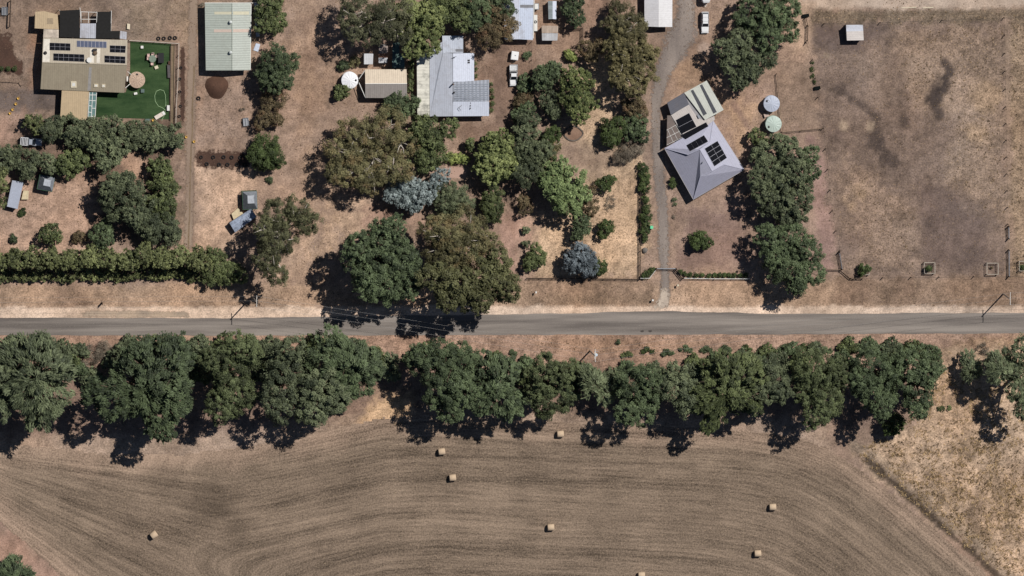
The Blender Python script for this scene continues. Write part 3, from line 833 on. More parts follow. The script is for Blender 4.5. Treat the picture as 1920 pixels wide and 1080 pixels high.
# --- centre house and garden
tree('olive', 'large gum with pale bare branches near the top edge', [(672, 18, 36), (718, 42, 40), (694, 66, 24), (740, 15, 38), (660, 58, 22), (755, 60, 26), (650, 30, 22)], 13, leafmat=leaf_mat('grey gum leaves', (78, 84, 60), (140, 142, 108)))
tree('bright', 'bright green full tree leaning over the roof of the grey house', [(790, 38, 38), (802, 72, 30), (778, 86, 24), (760, 20, 26), (815, 30, 24)], 10.5)
tree('broad', 'dark green tree at the top edge right of the bright one', [(850, 12, 36), (868, 36, 24), (835, 0, 24)], 9)
tree('conifer', 'dark tree at the top edge left of the long blue roofed shed', [(905, 8, 36), (940, 6, 26), (890, 40, 18)], 9)
tree('brown', 'rusty brown leaved tree covering the corner of the blue roofed shed', [(940, 45, 34), (916, 68, 26), (925, 25, 20)], 9)
tree('conifer', 'dark leafy tree below the cream and grey garage', [(748, 200, 28), (735, 190, 16), (775, 192, 13)], 4.8)
tree('olive', 'biggest spreading olive brown gum below the garage', [(665, 258, 42), (720, 245, 46), (752, 270, 34), (640, 285, 36), (700, 305, 46), (660, 322, 40), (742, 316, 32), (628, 322, 24), (690, 345, 24)], 12, lai=2.3)
tree('broad', 'mid green tree directly below the middle house', [(804, 256, 34), (810, 290, 28), (840, 240, 20), (794, 300, 24), (788, 240, 22)], 8)
tree('blue', 'pale blue grey gum left of the soft green tree', [(760, 358, 34), (792, 362, 28), (742, 350, 22), (775, 378, 22), (735, 366, 16)], 7)
tree('blue', 'narrow blue grey gum rising beside the stone path', [(826, 332, 18), (815, 345, 16)], 6)
tree('conifer', 'soft hazy grey green tree below the stone path', [(846, 370, 33), (860, 380, 24), (832, 382, 20)], 7.5, leafmat=LEAF['grey'], leaf=.3)
tree('bright', 'small columnar conifer beside a low bright hedge', [(881, 268, 9, 3.6), (881, 276, 9, 2.6)], 3.6, name='columnar_conifer', leafmat=LEAF['broad'])
tree('bright', 'round knobbly yellow green tree in the middle garden', [(930, 290, 40), (922, 310, 34), (945, 305, 30), (935, 268, 26)], 8.5, clump=.15)
tree('grey', 'round tidy tree below the knobbly yellow green one', [(922, 380, 26), (924, 395, 22)], 5.5, leafmat=LEAF['broad'], leaf=.32)
tree('grey', 'tall narrow grey green tree right of the knobbly tree', [(990, 228, 22), (984, 252, 26)], 8, leafmat=LEAF['grey'])
tree('conifer', 'feathery blue green tree in the middle of the garden', [(1000, 298, 32), (985, 325, 26), (1015, 285, 22), (990, 285, 24)], 8.5, leafmat=LEAF['grey'], leaf=.32)
tree('hedge', 'small dark round tree left of the kerbed garden bed', [(1035, 253, 18), (1025, 260, 12)], 4.5)
tree('olive', 'sparse olive tree below the small dark round tree', [(1030, 285, 18), (1042, 275, 12)], 4)
tree('broad', 'narrow dark bush beside the white parked ute', [(982, 150, 13), (979, 165, 11), (990, 162, 12)], 2.8, leafmat=LEAF['conifer'])
tree('brown', 'brownish bush below the white parked ute', [(982, 186, 17), (975, 195, 12)], 3.2)
tree('conifer', 'dark bush right of the yard, between the ute and the long tree', [(976, 216, 18), (990, 205, 16)], 4.2)
tree('broad', 'dim green tree right of the ute, beside the bright conifer', [(1025, 142, 26), (1035, 130, 18), (1012, 150, 16)], 6, leafmat=LEAF['conifer'])
tree('grey', 'pale grey green tree below the dim tree', [(1030, 190, 22), (1038, 208, 16)], 5.5)
tree('bright', 'large upright fresh green tree with a shaggy shadow', [(1080, 150, 28), (1078, 178, 32), (1095, 195, 24), (1085, 208, 22)], 9, leafmat=leaf_mat('shaggy leaves', (84, 102, 56), (150, 162, 96)))
shrub('lime', 'small lime green shrub near the wire pen', [(1068, 104, 13), (1074, 108, 9)], 2.4, name='shrub')
tree('brown', 'thin brown tree at the left of the big olive gum', [(1098, 92, 17), (1122, 88, 16), (1110, 105, 14)], 5)
tree('conifer', 'dark tree at the top edge right of the small sheds', [(1074, 6, 20), (1082, 34, 17), (1066, 20, 14)], 6)
tree('olive', 'dome crowned gum beside the white roofed shed', [(1168, 38, 36), (1188, 50, 26), (1150, 50, 22)], 8.5, lai=3, leafmat=leaf_mat('dome leaves', (82, 80, 56), (136, 130, 92)))
tree('olive', 'broad olive gum over the edge of the gravel drive', [(1180, 90, 42), (1196, 122, 40), (1155, 95, 26), (1160, 138, 26), (1185, 160, 28), (1212, 100, 24)], 11, lai=3.2, clump=.18, leafmat=leaf_mat('broad gum leaves', (94, 90, 58), (162, 152, 104)))
tree('brown', 'dark brown shrubbery below the broad olive gum', [(1190, 190, 22), (1200, 210, 18), (1178, 200, 16)], 5)
tree('hedge', 'dark round tree on the straw lawn near the driveway', [(1150, 244, 26), (1142, 252, 18)], 5.5)
tree('broad', 'dark green tree touching the driveway edge', [(1188, 242, 24), (1200, 228, 18), (1205, 255, 14)], 5, leafmat=LEAF['conifer'])
shrub('dead', 'bare grey twiggy shrub at the end of the driveway trees', [(1178, 285, 24), (1160, 295, 16), (1196, 280, 16)], 3.5, lai=1.6)
tree('mint', 'pale mint green tree in the middle of the garden', [(1036, 332, 30), (1060, 346, 36), (1076, 366, 28), (1066, 386, 24), (1050, 318, 22), (1040, 355, 24)], 10)
tree('brown', 'brown thin tree against the right side of the mint tree', [(1105, 360, 14), (1108, 388, 18)], 5.5)
tree('conifer', 'dark tree below the mint green tree', [(1088, 418, 18), (1095, 430, 15), (1082, 440, 12)], 5.5)
tree('hedge', 'small dark star shaped tree on the straw lawn', [(1133, 345, 17), (1142, 340, 12)], 4, lai=2.6, leaf=.5)
shrub('dead', 'bare fallen twigs on the straw lawn', [(1145, 378, 15), (1140, 388, 9)], .7, lai=.45)
tree('hedge', 'small round tree below the fallen twigs on the straw lawn', [(1136, 428, 18), (1140, 424, 12)], 4, lai=2.8)
tree('brown', 'small brown leaved tree left of the mint tree shade', [(983, 378, 14), (986, 392, 13)], 4)
shrub('grey', 'upper small shrub in the line beside the dirt drive', [(986, 430, 9)], 2)
shrub('grey', 'lower small shrub in the line beside the dirt drive', [(987, 456, 9)], 2)
tree('grey', 'clipped grey green tree at the end of the dirt drive', [(1006, 480, 22), (995, 490, 18)], 4.5, leafmat=LEAF['broad'], leaf=.32)
tree('slate', 'slate blue conifer on the straw lawn above the fence', [(1085, 484, 30), (1098, 496, 26), (1075, 492, 20), (1090, 470, 18)], 6.5)
tree('hedge', 'round olive green tree pressed against the slate blue conifer', [(1125, 502, 19)], 4)
tree('conifer', 'huge dark green conifer whose shade falls across the road', [(715, 450, 42), (705, 490, 60), (750, 495, 48), (720, 530, 48), (670, 470, 36), (765, 530, 34), (735, 425, 26), (690, 525, 34)], 17, name='conifer_tree', leaf=.5, squash=.8)
tree('olive', 'tall olive brown gum with white dead twigs right of the huge conifer', [(840, 440, 40), (880, 430, 38), (815, 430, 28), (870, 465, 42), (830, 480, 38), (905, 455, 26)], 16, lai=2.6)
tree('broad', 'big green tree nearest the road left of the dirt drive', [(850, 530, 44), (900, 510, 42), (880, 555, 32), (930, 530, 42), (935, 490, 28), (845, 560, 28), (800, 520, 26), (955, 545, 22), (905, 565, 24)], 19, leafmat=leaf_mat('road tree leaves', (84, 88, 56), (138, 140, 92)))
# --- east
tree('conifer', 'big dark tree at the top edge left of the round pens', [(1405, 22, 34), (1450, 22, 38), (1472, 52, 30), (1440, 70, 30), (1480, 15, 24), (1425, 40, 30)], 11)
tree('grey', 'wide grey green gum above the hip roofed house', [(1385, 82, 36), (1412, 108, 36), (1368, 118, 24), (1402, 140, 26), (1432, 110, 24), (1360, 90, 22), (1385, 155, 18)], 10, lai=2.8)
tree('broad', 'bushy tree below the pale green water tank', [(1420, 258, 18), (1432, 270, 16)], 5)
tree('conifer', 'tall dark tree right of the hip roofed house', [(1442, 298, 40), (1482, 290, 32), (1460, 335, 40), (1425, 330, 26), (1495, 325, 26), (1470, 270, 22)], 12, leafmat=LEAF['grey'])
tree('conifer', 'narrow dark tree with a dry orange patch beside the paddock fence', [(1517, 292, 22), (1520, 325, 20), (1510, 350, 16)], 9)
tree('grey', 'round grey green tree in the middle of the eastern row', [(1455, 375, 34), (1490, 380, 34), (1510, 372, 20), (1475, 400, 28), (1430, 365, 20)], 11)
tree('conifer', 'large dark tree at the bottom of the eastern row over the road verge', [(1445, 450, 34), (1485, 445, 34), (1510, 470, 32), (1480, 500, 44), (1520, 510, 28), (1455, 480, 28), (1495, 530, 24)], 12)
tree('hedge', 'lone round dark shrub tree on bare ground below the hip roofed house', [(1313, 448, 20), (1305, 455, 14), (1322, 455, 14)], 4)
shrub('hedge', 'oval dark shrub beside the wall of the hip roofed house', [(1261, 338, 7), (1261, 347, 7)], 1.5)
shrub('grey', 'tiny grey shrub below the oval one', [(1264, 374, 5), (1266, 382, 4)], .7)
shrub('dead', 'tiny dead shrub on the bare ground by the driveway', [(1262, 407, 4)], .5)
tree('broad', 'long clipped hedge along the driveway, upper half', [(1207, 314, 11), (1208, 327, 12), (1208, 340, 10), (1209, 353, 12.5)], 2.2, name='hedge', cat='hedge', leafmat=LEAF['hedge'], leaf=.3, clump=.4)
tree('broad', 'long clipped hedge along the driveway, lower half', [(1210, 375, 8.5), (1212, 391, 11), (1211, 406, 12.5), (1210, 422, 9.5), (1209, 434, 10), (1209, 447, 8)], 2.2, name='hedge', cat='hedge', leafmat=LEAF['hedge'], leaf=.3, clump=.4)
tree('broad', 'triangular clipped hedge left of the driveway gate', [(1206, 517, 6), (1213, 513, 8), (1222, 507, 7)], 1.2, name='hedge', cat='hedge', leafmat=LEAF['hedge'], leaf=.28, clump=.4)
gf = 'small clipped bushes behind the white front rail'
for k, u in enumerate((1276, 1284, 1294, 1305, 1317, 1329, 1339, 1348, 1358, 1367, 1377, 1387, 1397)):
    shrub('hedge', 'small clipped bush, %s from the gate behind the white front rail' % ords[k], [(u, 510 if k == 0 else (514 if k < 3 else 516), 5.6)], 1.0, group=gf, leaf=.26)
shrub('lime', 'clipped bright low hedge left of the columnar conifer', [(842, 297, 11), (852, 297, 11), (862, 298, 12), (872, 300, 11)], 1.9, name='hedge', cat='hedge')
shrub('broad', 'clipped hedge strip between the garage and the middle house', [(771, 118, 7), (771, 130, 7), (771, 142, 7), (771, 154, 7), (770, 166, 7)], 1.8, name='hedge', cat='hedge')
shrub('broad', 'narrow green border along the right wall of the middle house', [(921, 158, 4), (922, 170, 5), (923, 182, 5), (923, 194, 5), (921, 206, 5)], 1.2, name='hedge', cat='hedge')
shrub('conifer', 'oval dark shrub near the white trailer', [(987, 104, 8), (992, 102, 6)], 1.6)
shrub('broad', 'green bushes against the white wall of the pergola roof', [(891, 118, 3), (892, 130, 4), (892, 142, 4)], 1.0, name='hedge', cat='hedge')
BELT = leaf_mat('olive dark belt leaves', (70, 80, 52), (124, 138, 92))
# --- south shelter belt
gs = 'big trees in the shelter belt below the road'
tree('cypress', 'cypress cut by the left edge in the shelter belt', [(-8, 690, 34), (2, 740, 30), (-5, 770, 24)], 15.456, name='cypress_tree', group=gs, fat=1.17)
tree('cypress', 'shaggy cypress with long drooping fronds, leftmost in full view', [(62, 685, 52), (45, 735, 44), (85, 745, 42), (78, 778, 30), (105, 690, 32), (25, 660, 30), (75, 650, 28)], 18.032, name='cypress_tree', group=gs, fat=1.17)
tree('conifer', 'widest dark tree of the shelter belt, above the lone left hay bale', [(295, 695, 54), (248, 720, 44), (325, 672, 40), (208, 752, 36), (290, 760, 46), (175, 735, 24), (325, 745, 38), (300, 806, 24), (260, 670, 34)], 18.032, group=gs, style='frond', leaf=.75, asp=3.0, fat=1.17)
tree('conifer', 'dark tree right of the long black shade gap', [(430, 690, 46), (438, 735, 42), (410, 762, 28), (452, 655, 34), (405, 675, 28)], 16.744, group=gs, leafmat=BELT, leaf=.42, fat=1.17)
tree('grey', 'greyer tree fourth along the shelter belt', [(530, 685, 40), (524, 732, 38), (520, 768, 26), (545, 655, 26)], 16.1, group=gs, fat=1.17)
tree('cypress', 'broad feathery tree left of the gap in the shelter belt', [(620, 668, 46), (664, 675, 42), (640, 715, 42), (690, 690, 28), (675, 720, 26)], 15.456, group=gs, fat=1.17, leaf=.8, asp=3.6, leafmat=LEAF['conifer'])
tree('grey', 'pale twiggy tree in front of the broad feathery one', [(605, 730, 42), (590, 768, 32), (630, 750, 28)], 16.744, group=gs, fat=1.17)
shrub('cypress', 'small feathery bush at the gap in the shelter belt', [(728, 690, 22), (735, 672, 14), (738, 705, 14)], 4, leaf=.8)
tree('conifer', 'dark tree right of the gap with a big shadow below it', [(815, 680, 40), (858, 682, 38), (838, 728, 42), (850, 760, 30), (790, 668, 26), (865, 730, 30)], 16.744, group=gs, fat=1.17)
tree('conifer', 'dark round tree above the hay bale near the tree line', [(920, 705, 40), (938, 745, 40), (905, 755, 26), (945, 695, 28)], 16.1, group=gs, style='frond', leaf=.75, asp=3.0, fat=1.17)
tree('conifer', 'dark tree left of the feathery dead topped tree', [(1022, 705, 38), (1032, 748, 36), (1055, 700, 26), (1005, 735, 22)], 16.1, group=gs, leafmat=BELT, leaf=.42, fat=1.17)
tree('cypress', 'small tree with feathery curling fronds in the shelter belt', [(1112, 716, 26), (1132, 742, 18), (1100, 700, 20)], 9, group=gs, fat=1.17)
tree('conifer', 'sparser dark tree right of the curling fronds', [(1188, 725, 38), (1210, 765, 30), (1178, 775, 24), (1215, 715, 28)], 15.456, group=gs, fat=1.17)
tree('grey', 'slim grey green tree in the middle of the right tree belt', [(1268, 725, 32), (1290, 752, 28), (1265, 700, 22)], 14.812, group=gs, fat=1.17)
tree('conifer', 'widest tree in the right part of the shelter belt', [(1348, 725, 46), (1392, 705, 42), (1330, 758, 32), (1395, 748, 32), (1360, 690, 30), (1330, 795, 18)], 16.1, group=gs, style='frond', leaf=.75, asp=3.0, fat=1.17, leafmat=LEAF['broad'])
tree('grey', 'round grey tree left of the dark vertical gap', [(1445, 708, 38), (1462, 735, 24), (1430, 735, 22)], 15.456, group=gs, fat=1.17)
tree('conifer', 'tall tree right of the dark vertical gap with a hanging lower branch', [(1530, 695, 42), (1545, 735, 40), (1535, 775, 28), (1510, 735, 26), (1570, 700, 26)], 16.744, group=gs, leafmat=BELT, leaf=.42, fat=1.17)
tree('conifer', 'second last dark tree of the right tree belt', [(1640, 690, 40), (1640, 732, 38), (1615, 720, 26), (1655, 765, 22)], 16.1, group=gs, fat=1.17)
tree('broad', 'last green tree of the belt with a hanging tip above the long grass', [(1708, 690, 42), (1720, 735, 34), (1720, 768, 20), (1740, 700, 24)], 15.456, group=gs, fat=1.17, leafmat=LEAF['conifer'])
tree('hedge', 'small dark bush below the last two belt trees', [(1680, 795, 20), (1665, 805, 14)], 5)
tree('cypress', 'spiky grey green tree alone right of the belt', [(1818, 682, 24), (1822, 700, 18)], 7, leaf=.8, asp=4)
tree('cypress', 'spiky tree near the right edge casting a deep shadow', [(1872, 680, 28), (1890, 695, 24), (1868, 705, 18)], 14.168, leaf=.8, asp=4)
tree('conifer', 'dark tree cut by the right edge above the long grass', [(1915, 735, 30), (1910, 700, 26), (1925, 770, 24), (1915, 655, 26)], 15.456, leafmat=LEAF['grey'])
tree('cypress', 'pine cut by the bottom left corner', [(22, 1070, 32), (10, 1085, 28), (40, 1082, 26)], 6, leaf=.9, asp=4.5, leafmat=LEAF['conifer'])
gu = 'low roadside bushes on the upper side of the shelter belt'
low = [(30, 645, 26), (70, 642, 24), (120, 650, 22), (150, 655, 18), (240, 648, 26), (285, 645, 26), (330, 643, 24), (375, 643, 24), (420, 643, 24), (465, 645, 24), (505, 645, 24), (590, 642, 24), (630, 640, 24), (670, 648, 22),
       (800, 655, 22), (845, 658, 22), (885, 668, 20), (930, 672, 20), (985, 682, 22), (1040, 690, 20), (1085, 692, 20), (1175, 690, 22), (1225, 690, 20), (1300, 672, 16), (1345, 668, 18), (1392, 662, 16), (1440, 656, 18), (1485, 652, 18), (1530, 652, 18),
       (1590, 646, 20), (1630, 646, 22), (1672, 648, 22), (1712, 652, 22), (1745, 660, 20), (1755, 685, 18)]
low2 = [(25, 668, 24), (172, 705, 24), (375, 700, 22), (490, 700, 20), (570, 705, 20), (130, 672, 20), (150, 690, 18), (215, 672, 24), (262, 662, 24), (350, 665, 24), (395, 665, 24), (475, 668, 24), (515, 672, 22), (570, 672, 24), (710, 668, 20), (775, 668, 20), (875, 700, 20), (985, 705, 20), (1075, 712, 20), (1145, 705, 22), (1165, 725, 20), (1240, 712, 20), (1300, 695, 22), (1325, 688, 22), (1420, 680, 22), (1460, 675, 20), (1500, 678, 24), (1580, 675, 24), (1600, 690, 22), (1680, 675, 24), (1672, 700, 22), (1500, 700, 18), (975, 740, 16), (1075, 735, 16)]
nm = ['low green bush on the road side of the belt, below the left end of the road']
for k, (u, v, w) in enumerate(low):
    side = 'left of' if u < 750 else 'right of'
    n_ = k if u < 750 else k - 14
    o_ = (ords + ['fifteenth', 'sixteenth', 'seventeenth', 'eighteenth', 'nineteenth', 'twentieth', 'twenty first'])[n_]
    ref = 'left picture edge' if u < 750 else 'gap in the belt'
    shrub(('conifer', 'grey', 'broad')[k % 3] if u > 200 else 'grey', 'low roadside bush, %s from the %s, beside the belt trees' % (o_, ref), [(u, v, w * .8), (u + w * .5, v + 6, w * .6), (u - w * .5, v + 5, w * .55)], 2.2 if u > 750 else 3.4, group=gu, leaf=.5)
for k, (u, v, w) in enumerate(low2):
    n_ = k if u < 750 else k - 15
    shrub(('conifer', 'grey', 'broad')[k % 3], 'inner bush, %s from the %s, wedged among the belt trees' % ((ords + ['fifteenth', 'sixteenth', 'seventeenth', 'eighteenth', 'nineteenth', 'twentieth', 'twenty first'])[n_], 'left picture edge' if u < 750 else 'gap in the belt'), [(u, v, w * .9), (u + w * .5, v + 8, w * .65), (u - w * .5, v + 7, w * .6)], 3.2, group='inner bushes among the belt trees', leaf=.5)
rs = random.Random(77)
gv = 'knee high scrub along the lower road verge'
for k in range(16):
    u = 1175 + k * 37; v = 662 - (k * .9) + rs.uniform(-8, 3)
    shrub(rs.choice(('conifer', 'broad', 'hedge')), 'knee high scrub on the lower verge, %s from the transformer pole' % (ords + ['fifteenth', 'sixteenth'])[k], [(u, v, 8), (u + rs.uniform(6, 12), v + 3, 6), (u - rs.uniform(6, 11), v + rs.uniform(0, 5), 5)], .7, group=gv, lai=2.4)
for lb, u, v, w in (('tiny dark bush below the road right of the pole', 1160, 641, 5), ('small bush on the verge above the dark round trees', 962, 662, 8), ('small dark bush left of the transformer pole', 1028, 668, 8)):
    shrub('conifer', lb, [(u, v, w)], .9)
shrub('dead', 'pale dead brushwood between the left belt trees', [(175, 665, 24), (195, 655, 18), (160, 690, 16)], 1.8, lai=1.2)
shrub('dead', 'pale dead bush at the right end of the belt', [(1842, 652, 12), (1850, 660, 8)], 1.3, lai=1.0)
shrub('broad', 'thin weedy green shrub in the long grass', [(1765, 767, 8), (1780, 765, 6)], .6, lai=1.4)

# ------------------------------------------------------------------ buildings
WALL = plain('painted weatherboard', (196, 184, 164), .8)
WALLG = plain('grey render', (150, 148, 150), .8)
WALLGR = plain('green sheet wall', (150, 166, 150), .6)
TIN = plain('weathered tin wall', (156, 152, 148), .6)
WHITE = plain('white paint', (226, 224, 218), .5, var=.06)
CREAM = plain('cream paint', (216, 204, 178), .6, var=.1)
GREYM = plain('grey metal', (148, 152, 158), .45, var=.12)
DARK = plain('black rubber', (34, 33, 34), .8)
DARKM = plain('dark steel', (58, 56, 56), .6)
WOOD = plain('weathered timber', (132, 112, 94), .9, var=.3)
DWOOD = plain('dark timber', (66, 54, 46), .9, var=.3)
PV = plain('solar cells', (20, 21, 27), .7, var=.2, spec=.06)
PVL = plain('bluish solar cells', (72, 80, 104), .3, var=.1, spec=.5)
GLASS = plain('dark window glass', (30, 36, 44), .12, var=.05, spec=.6)
RUST = plain('rusty tin', (150, 108, 86), .8, var=.35)
SHADEC = plain('black shade cloth', (34, 33, 32), .9, var=.2)
CONC = plain('concrete', (178, 158, 140), .9, var=.18, scale=4)

def walls(t, pts, h, inset=.35, mat=WALL, name='wall'):
    """closed wall box under a roof outline (pixel corners at eave height h)"""
    w = [G(a, b_, h) for a, b_ in pts]
    c = sum(w, Vector()) / len(w)
    q = []
    for p in w:
        d = p - c; l = math.hypot(d.x, d.y)
        q.append(c + d * ((l - inset * 1.4) / l))
    return MB().prism([Vector((p.x, p.y, 0)) for p in q], [Vector((p.x, p.y, h - .12)) for p in q]).build(name, mat, t)
def roof(t, pts, mat, name='roof', th=.1, label=None):
    return MB().slab([G(*p) for p in pts], th).build(name, mat, t, label)
def panels(t, pl, quad, nu, nv, mat=PV, gap=.07, name='solar_panel', roofpart=None):
    """solar panels on a roof plane; quad = four pixel corners"""
    c = [pl.at(a, b_, .14) for a, b_ in quad]
    for i in range(nu):
        for j in range(nv):
            def P_(x, y):
                return (c[0].lerp(c[1], x)).lerp(c[3].lerp(c[2], x), y)
            gx = gap / (c[1] - c[0]).length / 2; gy = gap / (c[3] - c[0]).length / 2
            q = [P_(i / nu + gx, j / nv + gy), P_((i + 1) / nu - gx, j / nv + gy), P_((i + 1) / nu - gx, (j + 1) / nv - gy), P_(i / nu + gx, (j + 1) / nv - gy)]
            MB().slab(q, .04).build(name, mat, t)
    rail = [pl.at(a, b_, .08) for a, b_ in quad]
    MB().slab(rail, .05).build('panel_rack', plain('pale rack', (150, 150, 158), .5), t)
def strip(t, pl, quad, mat, name, off=.03, th=.02):
    return MB().slab([pl.at(a, b_, off) for a, b_ in quad], th).build(name, mat, t)

# --- west house (tan roof)
t = thing('house', 'large tan roofed house with solar panels beside the green lawn', 'house', G(155, 120))
TAN = roofing('tan roof', (174, 163, 144), 90, .5, .05, .06, dirtf=.15)
TAN2 = roofing('olive roof', (153, 142, 122), 90, .5, .05, .06, dirtf=.15)
TAN3 = roofing('carport roof tan', (186, 164, 132), 90, .45, .06, .06, dirtf=.1)
walls(t, [(82, 74), (238, 76), (235, 172), (77, 166)], 2.7)
N = [(81, 71, 3.0), (239, 75, 3.0), (238, 122, 4.0), (79, 117, 4.0)]
S = [(79, 117, 4.0), (238, 122, 4.0), (233, 174, 2.8), (76, 167, 2.8)]
pn = Plane(*N[:3]); ps = Plane(S[0], S[1], S[3])
roof(t, N, TAN, 'roof', label='pale tan upper roof slope'); roof(t, [(p[0], p[1], p[2] - .005) for p in S], TAN2, 'roof', label='olive tan lower roof slope')
MB().tube(pn.at(79, 117, .04), pn.at(238, 122, .04), .09).build('ridge_cap', TAN, t)
panels(t, pn, [(93, 80), (132, 81.5), (132, 95), (93, 94)], 4, 2)
panels(t, pn, [(144, 76), (200, 78), (200, 90), (144, 88)], 8, 1, PVL, .16)
panels(t, pn, [(206, 85), (236, 86), (235, 99), (206, 98)], 3, 2)
panels(t, pn, [(100, 100), (158, 102), (158, 116), (100, 113.5)], 6, 2)
panels(t, pn, [(196, 104), (235, 106), (235, 119), (196, 117)], 4, 2)
strip(t, pn, [(82, 73), (94, 73), (93, 116), (80, 116)], plain('bleached roof', (214, 206, 192), .6), 'bleached_roof_strip')
strip(t, pn, [(169, 91), (176, 91), (176, 118), (168, 118)], plain('bleached roof', (0, 0, 0)), 'bleached_roof_strip')
strip(t, pn, [(182, 91), (188, 91), (187, 118), (181, 118)], plain('bleached roof', (0, 0, 0)), 'bleached_roof_strip')
strip(t, ps, [(167, 126), (172, 126), (170, 170), (164, 170)], plain('grey roof strip', (150, 146, 142), .6), 'flashing_strip')
for (a, b_, w, h_) in ((138, 158, 11, 12), (180, 160, 8, 6), (194, 160.5, 7, 6)):
    f = strip(t, ps, [(a - w / 2, b_ - h_ / 2), (a + w / 2, b_ - h_ / 2), (a + w / 2, b_ + h_ / 2), (a - w / 2, b_ + h_ / 2)], CREAM, 'skylight', .2, .22)
    MB().slab([ps.at(x, y, .23) for x, y in ((a - w / 4, b_ - h_ / 4), (a + w / 4, b_ - h_ / 4), (a + w / 4, b_ + h_ / 4), (a - w / 4, b_ + h_ / 4))], .03).build('skylight_pane', WHITE, f)
ck = pn.at(178, 99)
f = MB().lathe(ck - Vector((0, 0, .2)), [(.5, 0), (.55, .5), (.42, .9), (.2, 1.0)], 14).build('roof_cowl', plain('brown metal', (110, 92, 74), .5), t)
f = MB().box(ck + Vector((0, .75, .35)), (.9, .4, .7)).build('cowl_base', DARKM, t)
ck = pn.at(85, 99)
MB().lathe(ck - Vector((0, 0, .1)), [(.4, 0), (.4, .4), (.18, .7)], 12).build('roof_vent', DARKM, t)
ck = pn.at(167, 112)
MB().lathe(ck + Vector((0, 0, .3)), [(.1, 0), (.5, .2), (.62, .4)], 14).build('dish', WHITE, t)
MB().tube(ck, ck + Vector((0, 0, .35)), .06).build('dish_mast', GREYM, t)
# its lean-to roofs at the back
roof(t, [(66, 22, 2.6), (84, 21, 2.6), (108, 27, 2.6), (110, 55, 2.8), (82, 54, 2.8), (65, 53, 2.8)], TAN3, 'lean_to_roof'); walls(t, [(67, 24), (108, 28), (109, 53), (67, 52)], 2.5)
strip(t, Plane((66, 22, 2.6), (108, 27, 2.6), (110, 55, 2.8)), [(88, 34), (100, 34), (100, 45), (88, 45)], plain('stained roof', (158, 140, 116), .8), 'roof_patch')
roof(t, [(82, 54.6, 2.75), (110, 55.5, 2.75), (110, 71, 2.9), (81, 70.6, 2.9)], plain('patchwork roof', (190, 176, 160), .7, var=.4, scale=.9), 'lean_to_roof')
roof(t, [(112, 20, 2.5), (150, 18, 2.5), (149, 71, 2.9), (112, 69.5, 2.9)], SHADEC, 'shade_roof')
roof(t, [(150.6, 44, 2.6), (180, 44, 2.6), (179.5, 71.8, 2.9), (149.8, 71, 2.9)], roofing('zinc roof', (176, 178, 186), 90, .5), 'lean_to_roof')
roof(t, [(182, 22, 2.5), (209, 22, 2.5), (208, 58, 2.75), (225, 58, 2.7), (224, 72, 2.9), (180, 72, 2.9)], SHADEC, 'shade_roof')
roof(t, [(225.6, 58, 2.7), (238, 60, 2.7), (237, 74, 2.9), (224.6, 72.2, 2.9)], roofing('zinc roof', (176, 178, 186)), 'lean_to_roof')
mb = MB()
for a, b_ in (((152, 22), (182, 23)), ((152, 22), (152, 43)), ((166, 22), (166, 43)), ((152, 36), (182, 36)), ((182, 23), (181, 43)), ((150, 14), (152, 43)), ((209, 20), (208, 58))):
    mb.bar(G(*a, 2.6), G(*b_, 2.6), .1)
for a in ((152, 22), (182, 23), (112, 20), (209, 22)): mb.bar(G(*a, 2.4), Vector((G(*a, 2.4).x, G(*a, 2.4).y, 0)), .1)
mb.build('pergola_frame', WHITE, t)
# carport and glazed strip
roof(t, [(116, 169, 2.6), (167, 171.5, 2.6), (163, 226, 2.4), (112.5, 226, 2.4)], TAN3, 'carport_roof')
mb = MB()
for a in ((117, 172), (164, 172), (161, 223), (114, 223)): p_ = G(*a, 2.4); MB().bar(Vector((p_.x, p_.y, 0)), Vector((p_.x, p_.y, 2.3)), .12).build('carport_post', WOOD, t)
q = [(167.8, 173, 2.4), (181, 173.5, 2.4), (178, 226, 2.3), (164.4, 225.5, 2.3)]
roof(t, q, plain('green tinted glazing', (104, 132, 130), .3, var=.2), 'pergola_glazing', .04)
pg = Plane(*q[:3]); mb = MB()
for a, b_ in (((167.8, 173), (164.4, 225)), ((181, 173.5), (178, 226)), ((173.5, 173), (171, 225)), ((168, 178), (181, 178)), ((167, 188), (180, 189)), ((166, 198), (173, 199)), ((172, 203), (179, 203)), ((165.5, 210), (172, 211)), ((165, 219), (178, 218))):
    mb.bar(pg.at(*a, .05), pg.at(*b_, .05), .13)
mb.build('pergola_frame', WHITE, t)

# --- green shed
t = thing('machinery_shed', 'long pale green ribbed shed roof right of the dirt track', 'shed', G(428, 70))
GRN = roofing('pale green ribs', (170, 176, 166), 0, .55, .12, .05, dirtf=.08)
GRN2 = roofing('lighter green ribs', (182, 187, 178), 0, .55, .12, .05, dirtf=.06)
walls(t, [(386, 8), (470, 8), (469, 131), (387, 131)], 2.9, mat=WALLGR)
A = [(384, 6, 2.9), (435.5, 6, 3.7), (435.5, 132, 3.7), (386, 132, 2.9)]; Bq = [(435.5, 6, 3.7), (470.5, 6, 2.9), (469, 131.5, 2.9), (435.5, 132, 3.7)]
